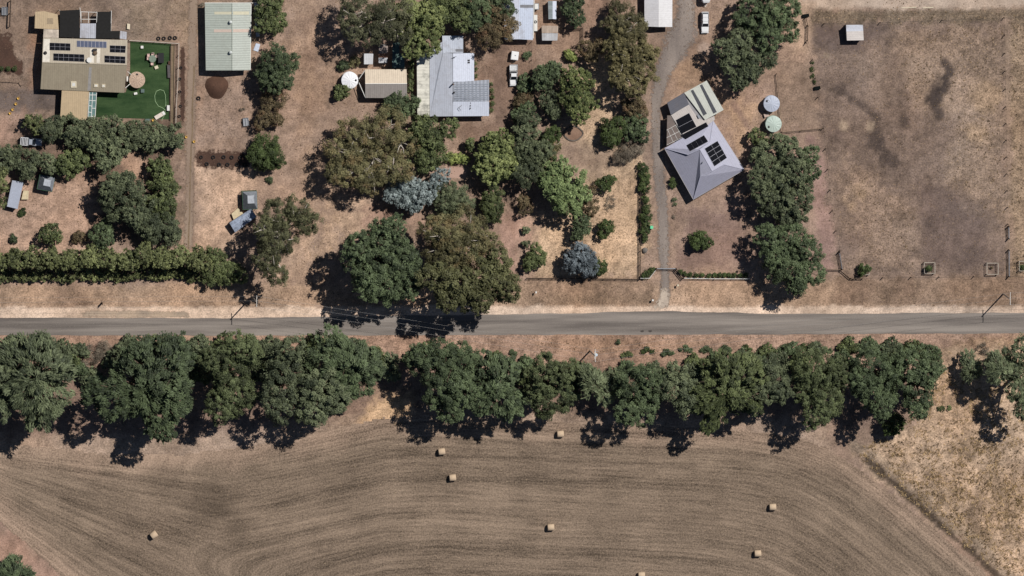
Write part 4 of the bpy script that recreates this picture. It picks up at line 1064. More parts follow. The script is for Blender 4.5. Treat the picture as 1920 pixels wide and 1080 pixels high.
# ridge seen nearer the right: the roof is evenly pitched, the view leans it
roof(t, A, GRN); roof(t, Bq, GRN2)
pa, pb = Plane(*A[:3]), Plane(Bq[0], Bq[1], Bq[2])
FRP = plain('cream skylight sheet', (206, 200, 174), .5, var=.06)
FRP2 = plain('pinkish skylight sheet', (204, 184, 170), .5, var=.06)
strip(t, pa, [(402, 22), (434, 22), (434, 27), (402, 27)], FRP, 'skylight'); strip(t, pb, [(437, 21.5), (467, 21.5), (467, 27.5), (437, 27.5)], FRP, 'skylight')
strip(t, pa, [(401, 55), (434, 55), (434, 60.5), (401, 60.5)], FRP2, 'skylight'); strip(t, pb, [(437, 54.5), (467, 54.5), (467, 60.5), (437, 60.5)], FRP2, 'skylight')
MB().tube(pa.at(435.4, 6, .06), pa.at(435.4, 132, .06), .07).build('ridge_cap', GRN, t)
for b_ in (41, 98):
    k = pa.at(432, b_)
    MB().lathe(k - Vector((0, 0, .1)), [(.3, 0), (.3, .35), (.42, .45), (.36, .75), (.1, .85)], 14).build('roof_vent', plain('zinc vent', (206, 210, 206), .4), t, smooth=True)
mb = MB(); mb.bar(G(384, 5.4, 2.85), G(482, 5.4, 2.85), .14); mb.build('gutter', WHITE, t)
mb = MB(); mb.bar(G(470.9, 8, 2.8), G(469.4, 131, 2.8), .14); mb.build('gutter', WHITE, t)

# --- garage of the middle house
t = thing('garage', 'small gabled garage with cream upper slope beside the white tank', 'garage', G(724, 157))
walls(t, [(686, 131), (762, 131), (762, 182), (686, 182)], 2.6, mat=TIN)
A = [(684.5, 130, 2.7), (762, 130, 2.7), (763, 157, 3.5), (685, 157.5, 3.5)]; Bq = [(685, 157.5, 3.5), (763, 157, 3.5), (763, 184, 2.7), (685, 183.5, 2.7)]
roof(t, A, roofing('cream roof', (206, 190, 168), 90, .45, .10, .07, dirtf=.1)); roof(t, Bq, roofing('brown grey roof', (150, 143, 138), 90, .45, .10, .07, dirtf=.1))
MB().tube(G(685, 157, 3.55), G(763, 157, 3.55), .09).build('ridge_cap', WHITE, t)
mb = MB(); mb.path([G(685, 131, 2.6), G(673, 148, 2.3)], .09); mb.path([G(685, 183, 2.6), G(673, 155, 2.3)], .09); mb.build('downpipe', WHITE, t)

# --- middle house
t = thing('house', 'grey blue metal roofed house of several blocks in the middle property', 'house', G(845, 160))
BG = roofing('blue grey roof', (178, 182, 192), 90, .5, .04, .05, dirtf=.12); BG2 = roofing('pale sky tinted roof', (206, 211, 224), 90, .5, .05, .04, dirtf=.06)  # bluish cast puts the sky's reflection into the sheet colour
BG3 = roofing('cross ribbed roof', (148, 153, 163), 90, .9, .2, .08, dirtf=.1)
walls(t, [(783, 103), (850, 100), (850, 217), (783, 217)], 2.6); walls(t, [(848, 102), (888, 102), (888, 160), (848, 160)], 2.6); walls(t, [(848, 152), (916, 152), (916, 216), (848, 216)], 2.6)
walls(t, [(830, 70), (868, 70), (868, 102), (810, 102)], 2.5)
roof(t, [(781.5, 100, 2.5), (805, 99, 2.9), (805.5, 218, 2.9), (782.5, 217.5, 2.5)], roofing('streaked cream verandah roof', (224, 220, 206), 0, .8, .07, .16, dirt=(110, 110, 104), dirtf=.5), 'verandah_roof')
roof(t, [(805.6, 92, 3.0), (830, 78, 3.1), (831, 99, 3.5), (848.6, 100, 3.6), (849, 218, 3.6), (806, 218.4, 3.0)], BG, 'roof')
roof(t, [(829, 67, 2.9), (868.5, 67, 2.8), (868.5, 99, 2.8), (831, 99, 3.0)], roofing('pale lean to roof', (186, 192, 204), 90, .5, .05), 'roof')
roof(t, [(849.4, 100, 3.6), (889, 99.5, 2.9), (889, 152.5, 2.9), (849.4, 153.5, 3.6)], BG2, 'roof')
A = [(849.4, 154, 3.3), (917, 149.5, 3.0), (917, 189.5, 3.7), (849.4, 190, 3.8)]; Bq = [(849.4, 190.5, 3.8), (917, 190, 3.7), (917, 217.5, 2.9), (849.4, 218, 3.1)]
roof(t, A, BG3); roof(t, Bq, BG2)
pa = Plane(*A[:3])
for b_ in (158, 162, 167, 171, 175, 179, 183, 186):
    strip(t, pa, [(853, b_), (915, b_ - 1), (915, b_ + .5), (853, b_ + 1.5)], plain('glossy tube rows', (136, 142, 153), .3, var=.3), 'collector_row', .1, .06)
strip(t, Plane((829, 67, 2.9), (868.5, 67, 2.8), (868.5, 99, 2.8)), [(854, 92), (868, 92), (868, 97), (854, 97)], plain('grey flashing', (124, 124, 128), .6), 'roof_patch')
k = G(849, 157, 3.4); MB().tube(k - Vector((0, 0, .3)), k + Vector((0, 0, 1.8)), .16).build('flue', plain('brown flue', (110, 88, 76), .6), t)
k = G(851, 173, 3.4); MB().tube(k - Vector((0, 0, .3)), k + Vector((0, 0, .8)), .2).build('flue', DARKM, t)
k = G(852, 107, 3.5); mb = MB(); mb.tube(k, k + Vector((0, 0, 1.0)), .04)
for q_ in (.5, .7, .9): mb.bar(k + Vector((-.4, 0, q_)), k + Vector((.4, .2, q_)), .04)
mb.build('aerial', DARKM, t)
for (a, b_) in ((879, 113), (879, 117)): MB().box(G(a, b_, 3.15), (.5, .3, .25)).build('roof_vent', DARKM, t)
k = G(866, 197, 3.5); mb = MB(); mb.path([k, k + Vector((-.8, -.6, .5)), k + Vector((-.3, -1.2, .4))], .05); mb.build('aerial_mast', DARKM, t)
for b_ in (193, 198, 203): MB().box(G(882, b_, 3.6), (.15, .35, .2)).build('roof_vent', DARKM, t)

# --- long blue shed at the top
t = thing('shed', 'long pale blue roofed shed at the top edge above the parked ute', 'shed', G(972, 30))
walls(t, [(946, -35), (1000, -35), (998, 73), (946, 73)], 2.6, mat=TIN)
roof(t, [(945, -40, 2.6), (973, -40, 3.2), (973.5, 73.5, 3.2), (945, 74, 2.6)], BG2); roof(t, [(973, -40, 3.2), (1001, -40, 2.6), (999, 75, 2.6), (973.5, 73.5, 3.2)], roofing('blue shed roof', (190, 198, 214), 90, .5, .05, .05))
strip(t, Plane((973, -40, 3.2), (1001, -40, 2.6), (999, 75, 2.6)), [(975, 9), (1000, 9), (1000, 14.5), (975, 14.5)], plain('grey flashing', (0, 0, 0)), 'roof_patch')
mb = MB(); mb.bar(G(1002, -30, 2.5), G(1000, 72, 2.5), .16); mb.build('gutter', WHITE, t)
t = thing('flatbed_trailer', 'long narrow white flatbed beside the blue roofed shed', 'trailer', G(1005, 43))
mb = MB(); mb.box(G(1004.5, 43, .8), (.75, 3.8, .18)); mb.build('bed', WHITE, t)
mb = MB(); mb.torus(G(1004, 41, .95), .26, .09); mb.build('spare_wheel', DARK, t)
mb = MB(); mb.box(G(1004.5, 43, .38) , (.6, .7, .6)); mb.build('axle', DARKM, t)
t = thing('rainwater_box', 'small grey metal cube against the wall of the blue roofed shed', 'tank', G(1006, 12))
MB().box(G(1006, 12, .7), (1.0, 1.4, 1.4)).build('body', GREYM, t, bevel=.06); MB().box(G(1006, 12, 1.43), (.8, 1.2, .06)).build('lid', WHITE, t)
t = thing('garden_shed', 'narrow blue grey and green roofed garden shed near the top edge', 'shed', G(1035, 18))
walls(t, [(1028, 4), (1043, 4), (1043, 34), (1029, 34)], 2.0, .1, TIN)
roof(t, [(1027.5, 2, 2.1), (1036, 2, 2.4), (1036, 35.5, 2.4), (1028.5, 36, 2.1)], roofing('mossy grey roof', (150, 158, 160), 0, .4, .06, .25)); roof(t, [(1036.2, 2, 2.4), (1043.5, 2, 2.1), (1043, 36, 2.1), (1036.2, 35.5, 2.4)], BG2)
t = thing('garden_shed', 'square garden shed with a rust stained grey roof', 'shed', G(1031, 62))
walls(t, [(1017, 50), (1045, 50), (1044, 75), (1017, 75)], 2.2, .15, TIN)
roof(t, [(1015.5, 48, 2.5), (1047, 48.5, 2.5), (1046, 62, 2.4), (1016, 62, 2.4)], roofing('rust stained roof', (176, 158, 142), 90, .4, .05, .2, (150, 110, 86), .6)); roof(t, [(1016, 62.4, 2.4), (1046, 62.4, 2.4), (1045, 76, 2.2), (1016.5, 76, 2.2)], roofing('silver roof', (190, 190, 192), 90, .4, .06, .1))
t = thing('garden_shed', 'small white roofed hut above the cream and grey garage', 'shed', G(691, 110))
walls(t, [(684, 101), (699, 101), (699, 119), (684, 119)], 2.0, .1, TIN); roof(t, [(682.5, 100.5, 2.3), (700, 100.5, 2.3), (699, 120.5, 2.1), (682.5, 120.5, 2.1)], roofing('white hut roof', (204, 204, 206), 90, .4, .08, .08, dirtf=.1))
t = thing('garden_shed', 'narrow rust striped hut right of the white roofed hut', 'shed', G(718, 100))
walls(t, [(711, 83), (725, 83), (725, 117), (711, 117)], 2.0, .1, TIN)
roof(t, [(710, 86, 2.3), (727.5, 86, 2.3), (727, 100, 2.25), (710, 100, 2.25)], roofing('grey brown hut roof', (146, 132, 124), 90, .4, .06, .25), label='grey brown sheets'); roof(t, [(710, 100.3, 2.25), (727, 100.3, 2.25), (727, 108, 2.2), (710, 108, 2.2)], plain('rusty tin', (0, 0, 0)), label='rusty brown sheets'); roof(t, [(710, 108.3, 2.2), (727, 108.3, 2.2), (726, 118, 2.1), (710, 118, 2.1)], roofing('silver roof', (0, 0, 0)), label='silver sheets')
t = thing('shade_house', 'dark green shade cloth lean to beside the huts', 'shade house', G(747, 105))
roof(t, [(736, 80, 2.2), (749, 80, 2.2), (749, 100, 2.2), (758, 100, 2.2), (759, 128, 2.1), (735, 128, 2.1), (736, 100, 2.2)], plain('green shade cloth', (84, 104, 100), .8, var=.45, scale=1.2), 'cloth', .04)
mb = MB()
for a in ((736, 80), (749, 80), (759, 128), (735, 128)): p_ = G(*a, 2.1); MB().bar(Vector((p_.x, p_.y, 0)), Vector((p_.x, p_.y, 2.1)), .1).build('post', WOOD, t)

# --- white roofed shed, east
t = thing('shed', 'white gabled shed at the top edge beside the gravel yard', 'shed', G(1234, 10))
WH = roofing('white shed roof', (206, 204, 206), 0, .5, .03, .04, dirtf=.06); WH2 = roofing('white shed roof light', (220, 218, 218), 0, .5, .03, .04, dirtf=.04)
walls(t, [(1210, -45), (1260, -45), (1260, 48), (1210, 48)], 2.6, mat=TIN)
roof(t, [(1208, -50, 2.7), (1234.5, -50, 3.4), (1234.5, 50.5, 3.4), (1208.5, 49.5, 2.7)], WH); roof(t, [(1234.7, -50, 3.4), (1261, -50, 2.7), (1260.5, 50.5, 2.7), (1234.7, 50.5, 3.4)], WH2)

# --- hip roofed house, rotated
t = thing('house', 'slate grey hip roofed house set at an angle with black solar panels', 'house', G(1318, 265))
SL = roofing('slate roof lit tone', (170, 170, 186), -58, .5, .03, .03, dirtf=.05); SL3 = roofing('slate roof half shaded tone', (150, 150, 165), 32, .5, .03, .03, dirtf=.05); SL2 = roofing('slate roof shaded tone', (140, 140, 154), -58, .5, .03, .03, dirtf=.05)  # one slate in lit and shaded tones; sun-side slopes are coloured lighter
E, RG = 2.7, 4.4
c1, c2, c3, c4 = (1246, 278, E), (1337, 226, E), (1396, 318, E), (1300, 374, E)
r1, r2 = (1313, 281, RG), (1336, 321, RG)
walls(t, [(1250, 279), (1337, 230), (1391, 317), (1301, 370)], 2.6, mat=WALLG)
h1 = (1290, 291, 3.75); h2 = (1315, 331, 3.75)
# main hips: west slope, south slope, east slope, north slope
W = [c1, h1, r1, r2, h2, c4]
def fan(pl, pts, mat, label=None):
    """one planar roof slope from pixel corners"""
    return MB().slab([pl.at(a, b_) for a, b_ in pts], .22).build('roof', mat, t, label)
wp = [(1246, 278, E), (1290, 290, 3.6), (1312, 280, RG), (1335, 321, RG), (1313, 331, 3.6), (1300, 374, E)]
pw = Plane(c1, c4, (1324, 301, RG)); pso = Plane(c4, c3, r2); pe = Plane(c2, c3, (1324, 301, RG)); pn2 = Plane(c1, c2, r1)
def q_(pl, u, v): return pl.at(u, v)
H = dict(c1=G(*c1), c2=G(*c2), c3=G(*c3), c4=G(*c4), r1=q_(pe, 1312, 280), r2=q_(pe, 1335, 321), a=q_(pn2, 1290, 290), b=q_(pso, 1313, 331), c=q_(pe, 1357, 308.5), d=q_(pe, 1331, 266))
def slope(tris, mat, label):
    mb = MB()
    for k in tris: mb.add([H[i] for i in k.split()], [tuple(range(len(k.split())))])
    mb.build('roof', mat, t, label)
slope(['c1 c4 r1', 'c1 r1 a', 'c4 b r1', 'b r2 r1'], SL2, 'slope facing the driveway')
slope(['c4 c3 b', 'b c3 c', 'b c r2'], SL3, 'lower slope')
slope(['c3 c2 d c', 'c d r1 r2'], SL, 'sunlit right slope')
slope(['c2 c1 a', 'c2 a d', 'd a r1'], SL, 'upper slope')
wp = [H[k] for k in ('c1', 'a', 'r1', 'r2', 'b', 'c4')]
mb = MB()
for a, b_ in (('c1', 'a'), ('a', 'r1'), ('r1', 'r2'), ('r2', 'b'), ('b', 'c4'), ('r2', 'c'), ('c', 'c3'), ('r1', 'd'), ('d', 'c2')):
    mb.tube(H[a] + Vector((0, 0, .03)), H[b_] + Vector((0, 0, .03)), .08, n=6)
mb.build('ridge_cap', SL, t)
for a, b_ in (('c1', 'c4'), ('c4', 'c3'), ('c3', 'c2')):
    MB().bar(H[a] - Vector((0, 0, .06)), H[b_] - Vector((0, 0, .06)), .13).build('gutter', plain('gutter paint', (176, 170, 168), .5), t)
panels(t, pe, [(1321, 278.5), (1345, 264), (1363, 296), (1339.5, 312)], 2, 4, gap=.09)
panels(t, pn2, [(1287, 272.5), (1320, 253.5), (1328, 265.5), (1294, 284)], 4, 1, gap=.06)
k = G(1317, 304, 4.2); MB().tube(k - Vector((0, 0, .4)), k + Vector((0, 0, 1.1)), .13).build('flue', GREYM, t)
# flat rear wing with pale panels
rear = [(1251, 192.5, 2.75), (1325, 151, 2.75), (1357, 206, 2.75), (1337.5, 219, 2.75), (1340.5, 224.5, 2.75), (1288, 258, 2.75), (1279, 257, 2.75), (1250, 276, 2.75)]
walls(t, [(1253, 196), (1325, 155), (1354, 206), (1285, 250)], 2.5, mat=WALLG)
roof(t, [(1283, 174, 2.85), (1325, 151, 2.85), (1357, 206, 2.85), (1337, 217, 2.85), (1322, 225, 2.85)], roofing('pale green white roof', (196, 198, 188), -58, .45, .05, .05, dirtf=.08), 'rear_roof', label='pale white rear roof')
roof(t, [(1258.5, 216, 2.8), (1291, 195.5, 2.8), (1297, 205, 2.8), (1309, 221, 2.8), (1320, 226, 2.8), (1339, 217.5, 2.8), (1340.5, 224.5, 2.8), (1287, 262, 2.8)], roofing('rear roof beige', (192, 184, 178), -58, .45, .05, .05, dirtf=.08), 'rear_roof', label='beige rear roof')
roof(t, [(1251, 192.5, 2.8), (1282.5, 174, 2.8), (1292, 196, 2.82), (1258, 215.5, 2.82)], roofing('dark rear roof', (96, 96, 104), 32, .45, .05, .05, dirtf=.1), 'rear_roof', label='dark rear roof')
fl = Plane((1258, 216, 2.8), (1339, 217, 2.8), (1288, 258, 2.8))
panels(t, fl, [(1267, 225), (1292, 211.5), (1306, 237.5), (1278, 251)], 1, 2, gap=.08)
panels(t, fl, [(1277, 253), (1324, 229), (1330, 240), (1287, 264)], 3, 1, gap=.04)
f2 = Plane((1283, 174, 2.85), (1325, 151, 2.85), (1357, 206, 2.85))
for a in ((1295, 170, 1299.5, 168, 1325.5, 213, 1319, 217), (1312, 160, 1316.5, 158, 1344, 210, 1337.5, 213)):
    strip(t, f2, [(a[0], a[1]), (a[2], a[3]), (a[4], a[5]), (a[6], a[7])], plain('dark roof strip', (74, 76, 82), .6), 'roof_strip')
roof(t, [(1251, 216.5, 2.6), (1257.6, 216.5, 2.6), (1279, 256, 2.6), (1250, 273, 2.6)], plain('taupe alfresco roof', (116, 104, 98), .7), 'patio_roof')
pp = Plane((1251, 216.5, 2.62), (1257.6, 216.5, 2.62), (1279, 256, 2.62)); mb = MB()
for a, b_ in (((1250, 244), (1268, 234)), ((1250, 258), (1274, 246)), ((1250, 272), (1280, 257)), ((1252, 244), (1262, 266)), ((1259, 240), (1270, 261)), ((1267, 235), (1279, 256)), ((1258, 216), (1289, 266))):
    mb.bar(pp.at(*a, .06), pp.at(*b_, .06), .07)
mb.build('patio_frame', WHITE, t)
k = f2.at(1310, 218); MB().box(k + Vector((0, 0, .2)), (.5, .9, .3), .5).build('roof_unit', GREYM, t)

# --- paddock shelter
t = thing('field_shelter', 'small white square roofed shelter in the bare paddock', 'shelter', G(1603, 62))
roof(t, [(1586.5, 47, 2.8), (1618, 46.5, 2.8), (1619.5, 75.5, 2.5), (1588, 76, 2.5)], roofing('shelter roof', (214, 206, 200), 0, .45, .05, .08, dirtf=.1))
pr = Plane((1586.5, 47, 2.8), (1618, 46.5, 2.8), (1619.5, 75.5, 2.5))
strip(t, pr, [(1586.5, 47), (1618, 46.5), (1618.5, 58), (1587, 59)], roofing('shelter roof blue sheet', (204, 206, 214), 0, .45, .05, .1), 'roof_sheet')
w = [G(a, b_, 2.5) for a, b_ in ((1588, 48), (1617, 48), (1618, 74), (1589, 75))]
mb = MB()
for i, j in ((0, 1), (1, 2), (3, 0)):
    a, b_ = w[i], w[j]; n_ = (b_ - a).cross(Vector((0, 0, 1))).normalized() * .04
    mb.prism([Vector((p.x, p.y, 0)) for p in (a - n_, b_ - n_, b_ + n_, a + n_)], [Vector((p.x, p.y, 2.35)) for p in (a - n_, b_ - n_, b_ + n_, a + n_)])
mb.build('wall', TIN, t)
mb = MB()
for p in w: MB().bar(Vector((p.x, p.y, 0)), Vector((p.x, p.y, 2.4)), .14).build('post', WOOD, t)

# --- water tanks
def tank(label, u, v, r, h, mat, lid, rot=0, cat='water tank'):
    c = G(u, v, h); c.z = 0
    t = thing('water_tank', label, cat, c)
    rr = r * .125
    MB().lathe(c, [(rr * .97, 0), (rr * .97, h * .3), (rr, h * .32), (rr * .97, h * .34), (rr * .97, h * .64), (rr, h * .66), (rr * .97, h * .68), (rr * .97, h)], 40).build('body', mat, t)
    # ribbed conical top
    vs = [c + Vector((0, 0, h + rr * .16))]; fs = []; n = 48
    for j, q in enumerate((.5, 1.02)):
        for i in range(n):
            a = 2 * math.pi * i / n
            vs.append(c + Vector((rr * q * math.cos(a), rr * q * math.sin(a), h + rr * .16 * (1 - q) + (.05 if i % 4 < 2 else 0) * (1 if j == 0 else .3))))
    for i in range(n):
        k = (i + 1) % n
        fs.append((0, 1 + i, 1 + k)); fs.append((1 + i, 1 + n + i, 1 + n + k, 1 + k))
    MB().add(vs, fs).build('top', lid, t)
    a = R(rot); p = c + Vector((rr * .7 * math.cos(a), rr * .7 * math.sin(a), h))
    MB().lathe(p, [(.26, -.05), (.26, .14), (.1, .2)], 14).build('hatch', DARKM, t)
    return t
tank('white round water tank with ribbed top beside the garage', 656, 150.5, 15.5, 2.0, plain('white tank side', (222, 222, 224), .4), plain('white tank top', (236, 236, 238), .35, var=.04, spec=.3), 0)
tank('pale blue grey tank, upper of the two by the hip roofed house', 1447, 194.5, 15, 2.2, plain('zinc tank side', (166, 172, 186), .4), plain('zinc tank top', (182, 188, 202), .35, var=.06), 150)
tank('pale green tank, lower of the two by the hip roofed house', 1450.5, 232.5, 15, 2.2, plain('green tank side', (150, 172, 158), .4), plain('green tank top', (186, 200, 190), .35, var=.06), 210)
tk = tank('beige speckled concrete tank on the green lawn beside the tan house', 257, 150, 14.8, 1.7, CONC, plain('speckled concrete', (186, 162, 142), .9, var=.3, scale=5), 90)
mb = MB(); mb.path([G(239, 134, 2.4), G(246, 140, 1.75)], .07); mb.path([G(235, 165, 2.4), G(244, 157, 1.75)], .07); mb.build('inlet_pipe', WHITE, tk)
t = thing('pump_cover', 'small pinkish cover box between the two round tanks', 'box', G(1437, 216))
mb = MB(); mb.box(G(1437, 216, .3), (1.0, .8, .6), .3); mb.build('body', CONC, t); MB().box(G(1437, 216, .63), (1.1, .9, .06), .3).build('lid', plain('pinkish lid', (190, 168, 156), .7), t)

# ------------------------------------------------------------------ vehicles
CARW = plain('white car paint', (232, 232, 232), .25, var=.03, spec=.5)
CARS = plain('silver car paint', (170, 176, 186), .3, var=.04, metal=.2, spec=.5)
LAMP = plain('headlamp lens', (210, 214, 220), .1, var=.02)
TAIL = plain('red lamp lens', (150, 26, 20), .3, var=.02)
def loft(secs):
    """sections across the vehicle: (y, half width, z bottom, z top, half width at top)"""
    mb = MB(); vs = []; fs = []
    for (y, w, z0, z1, wt) in secs:
        vs += [(-w * .92, y, z0), (w * .92, y, z0), (w, y, z0 + (z1 - z0) * .35), (wt, y, z1 - .04), (wt * .82, y, z1), (-wt * .82, y, z1), (-wt, y, z1 - .04), (-w, y, z0 + (z1 - z0) * .35)]
    n = len(secs)
    for i in range(n - 1):
        for j in range(8):
            k = (j + 1) % 8; fs.append((i * 8 + j, i * 8 + k, i * 8 + 8 + k, i * 8 + 8 + j))
    fs.append(tuple(range(7, -1, -1))); fs.append(tuple((n - 1) * 8 + j for j in range(8)))
    return MB().add(vs, fs)
def car(name, label, cat, u, v, ang, paint, kind):
    """front of the vehicle at +y, ang turns it"""
    t = thing(name, label, cat, G(u, v), rz=ang)
    Z = Vector((0, 0, 0))
    def bd(mb, nm, mat, par=t, **k): return mb.build(nm, mat, par, org=Z, **k)
    bd(loft([(-2.5, .84, .42, .92, .82), (-2.42, .9, .4, .98, .86), (.4, .92, .38, 1.0, .88), (1.1, .92, .38, 1.02, .86), (2.1, .9, .38, .98, .78), (2.45, .86, .4, .86, .7), (2.55, .74, .45, .72, .6)]), 'body', paint, bevel=.03)
    if kind == 'wagon': gh = [(-2.4, .84, .96, 1.72, .68), (-2.2, .85, .96, 1.82, .7), (.2, .85, .98, 1.82, .7), (.35, .85, .98, 1.76, .68), (1.0, .84, .99, 1.04, .74)]; fr, rr_, rt = (.38, 1.0), (-2.42, -2.2), (-2.15, .2)
    else: gh = [(-.75, .82, .96, 1.2, .72), (-.6, .84, .96, 1.66, .66), (.25, .85, .98, 1.68, .67), (.4, .85, .98, 1.6, .66), (1.05, .84, .99, 1.04, .74)]; fr, rr_, rt = (.42, 1.05), (-.77, -.6), (-.55, .25)
    cab = bd(loft(gh), 'cab', GLASS)
    zt = 1.82 if kind == 'wagon' else 1.68
    bd(MB().box((0, (rt[0] + rt[1]) / 2, zt + .005), (1.26, rt[1] - rt[0], .07)), 'cab_roof', paint, bevel=.03)
    mb = MB()
    for s in (-1, 1):
        mb.bar((s * .68, rt[1], zt), (s * .76, fr[1], 1.04), .09); mb.bar((s * .7, rt[0], zt), (s * .8, rr_[0] + .05, 1.0), .1)
        if kind == 'wagon': mb.bar((s * .72, -.7, zt - .02), (s * .86, -.7, 1.0), .1)
        mb.bar((s * .865, rr_[0] + .1, 1.0), (s * .865, fr[1], 1.02), .06)
    bd(mb, 'pillars', paint)
    for s in (-1, 1):
        bd(MB().box((s * .7, 2.43, .76), (.32, .14, .16)), 'headlight', LAMP); bd(MB().box((s * .76, -2.5, .74), (.14, .06, .3)), 'tail_light', TAIL)
        bd(MB().box((s * 1.0, .82, 1.1), (.2, .12, .14)), 'mirror', DARK)
    bd(MB().box((0, 2.53, .5), (1.5, .12, .16)), 'bumper', GREYM)
    for s in (-1, 1):
        for y in (-1.55, 1.55):
            w = bd(MB().tube((s * .66, y, .36), (s * .93, y, .36), .36, n=20), 'wheel', DARK)
            bd(MB().tube((s * .92, y, .36), (s * .945, y, .36), .2, n=14), 'rim', GREYM, w)
    if kind == 'ute':
        tr = bd(MB().box((0, -1.62, 1.02), (1.78, 1.78, .08)), 'tray_floor', plain('tray deck', (206, 206, 206), .5))
        mb = MB()
        for s in (-1, 1): mb.box((s * .9, -1.62, 1.17), (.05, 1.78, .28))
        mb.box((0, -2.5, 1.17), (1.8, .05, .28)); mb.box((0, -.75, 1.17), (1.8, .05, .26))
        bd(mb, 'tray_sides', paint)
        mb = MB()
        for s in (-1, 1):
            for y in (-.82, -1.15): mb.bar((s * .82, y, 1.1), (s * .82, y, 1.7), .07)
        for y in (-.82, -.98, -1.15): mb.bar((-.85, y, 1.7), (.85, y, 1.7), .08)
        bd(mb, 'ladder_rack', DARKM)
    if kind == 'rack':
        bd(MB().box((0, -1.62, 1.02), (1.74, 1.8, .08)), 'tray_floor', plain('dirty tray', (120, 120, 122), .6))
        mb = MB()
        for y in (-2.45, -2.1, -1.75, -1.4, -1.05, -.8): mb.bar((-.88, y, 1.5), (.88, y, 1.5), .12)
        for s in (-1, 1): mb.bar((s * .88, -2.45, 1.5), (s * .88, -.8, 1.5), .12); mb.bar((s * .88, -2.45, 1.05), (s * .88, -2.45, 1.5), .08); mb.bar((s * .88, -.8, 1.05), (s * .88, -.8, 1.5), .08)
        bd(mb, 'ladder_rack', plain('white rack', (214, 214, 216), .5))
    if kind == 'wagon':
        mb = MB()
        for y in (-2.1, -1.35, -.4): mb.bar((-.66, y, 1.9), (.66, y, 1.9), .05)
        bd(mb, 'roof_bars', GREYM)
    return t
car('parked_ute', 'white ute with black ladder rack parked right of the middle house', 'ute', 962, 140.5, math.pi, CARW, 'ute')
car('parked_car', 'white four wheel drive in front of the caravan on the gravel yard', 'car', 1321, 41.5, math.pi, CARW, 'wagon')
car('parked_pickup', 'silver pickup with pale tray racks tucked between tree rows', 'pickup', 57.5, 265, R(-95), CARS, 'rack')
# box trailer
t = thing('box_trailer', 'white boxy trailer standing behind the white ute', 'trailer', G(964, 103.5), rz=R(-8))
Z = Vector((0, 0, 0))
MB().box((0, 0, .95), (1.75, 2.0, 1.1)).build('body', CARW, t, org=Z, bevel=.08); MB().box((0, 0, 1.53), (1.5, 1.75, .06)).build('lid', plain('white lid', (236, 236, 234), .4, var=.03), t, org=Z); MB().box((.1, .1, 1.58), (.3, .2, .06)).build('vent', GREYM, t, org=Z)
mb = MB(); mb.bar((-.5, -1.0, .5), (0, -1.75, .5), .08); mb.bar((.5, -1.0, .5), (0, -1.75, .5), .08); mb.build('drawbar', DARKM, t, org=Z)
for s in (-1, 1): MB().tube((s * .8, 0, .32), (s * 1.0, 0, .32), .32, n=18).build('wheel', DARK, t, org=Z)
# caravan
t = thing('caravan', 'white rounded caravan cut by the top edge', 'caravan', G(1322, -14), rz=0)
MB().lathe((0, 0, 0), [(.01, 0)], 8)
secs = [(-2.35, .5, .7, 1.9, .4), (-2.2, .85, .55, 2.25, .7), (-1.6, 1.05, .5, 2.5, .92), (1.6, 1.05, .5, 2.5, .92), (2.2, .95, .6, 2.3, .8)]
loft(secs).build('body', CARW, t, org=Z, bevel=.06); MB().box((.1, -1.2, 2.53), (.35, .35, .1)).build('roof_vent', DARKM, t, org=Z); MB().box((0, .4, 2.53), (.9, .7, .12)).build('roof_hatch', WHITE, t, org=Z)
mb = MB(); mb.bar((-.5, -2.3, .5), (0, -3.3, .5), .09); mb.bar((.5, -2.3, .5), (0, -3.3, .5), .09); mb.build('drawbar', WHITE, t, org=Z)
for s in (-1, 1):
    MB().tube((s * .85, .1, .33), (s * 1.08, .1, .33), .33, n=18).build('wheel', DARK, t, org=Z)
    MB().box((s * 1.06, .2, 1.7), (.04, 1.6, .6)).build('window', GLASS, t, org=Z)
# small open trailer in the corner
def small_trailer(label, u, v, ang, bed):
    t = thing('garden_trailer', label, 'trailer', G(u, v), rz=ang)
    MB().box((0, 0, .55), (1.2, 1.8, .06)).build('bed', bed, t, org=Z)
    mb = MB()
    for s in (-1, 1): mb.bar((s * .62, -.9, .8), (s * .62, .9, .8), .07); mb.bar((-.62, s * .9, .8), (.62, s * .9, .8), .07); mb.bar((s * .62, -.9, .5), (s * .62, -.9, .8), .07); mb.bar((s * .62, .9, .5), (s * .62, .9, .8), .07)
    mb.bar((0, -.9, .8), (0, .9, .8), .06); mb.build('frame', GREYM, t, org=Z)
    MB().bar((0, -.9, .45), (0, -1.7, .45), .07).build('drawbar', DARKM, t, org=Z)
    for s in (-1, 1): MB().tube((s * .66, 0, .28), (s * .8, 0, .28), .28, n=16).build('wheel', DARK, t, org=Z)
small_trailer('small open grey trailer in the top left corner', 8, 20, 0, plain('trailer floor', (120, 122, 126), .6))
small_trailer('small open trailer beside the brownish bushes', 460.5, 228, R(5), plain('pale trailer floor', (150, 152, 156), .6))

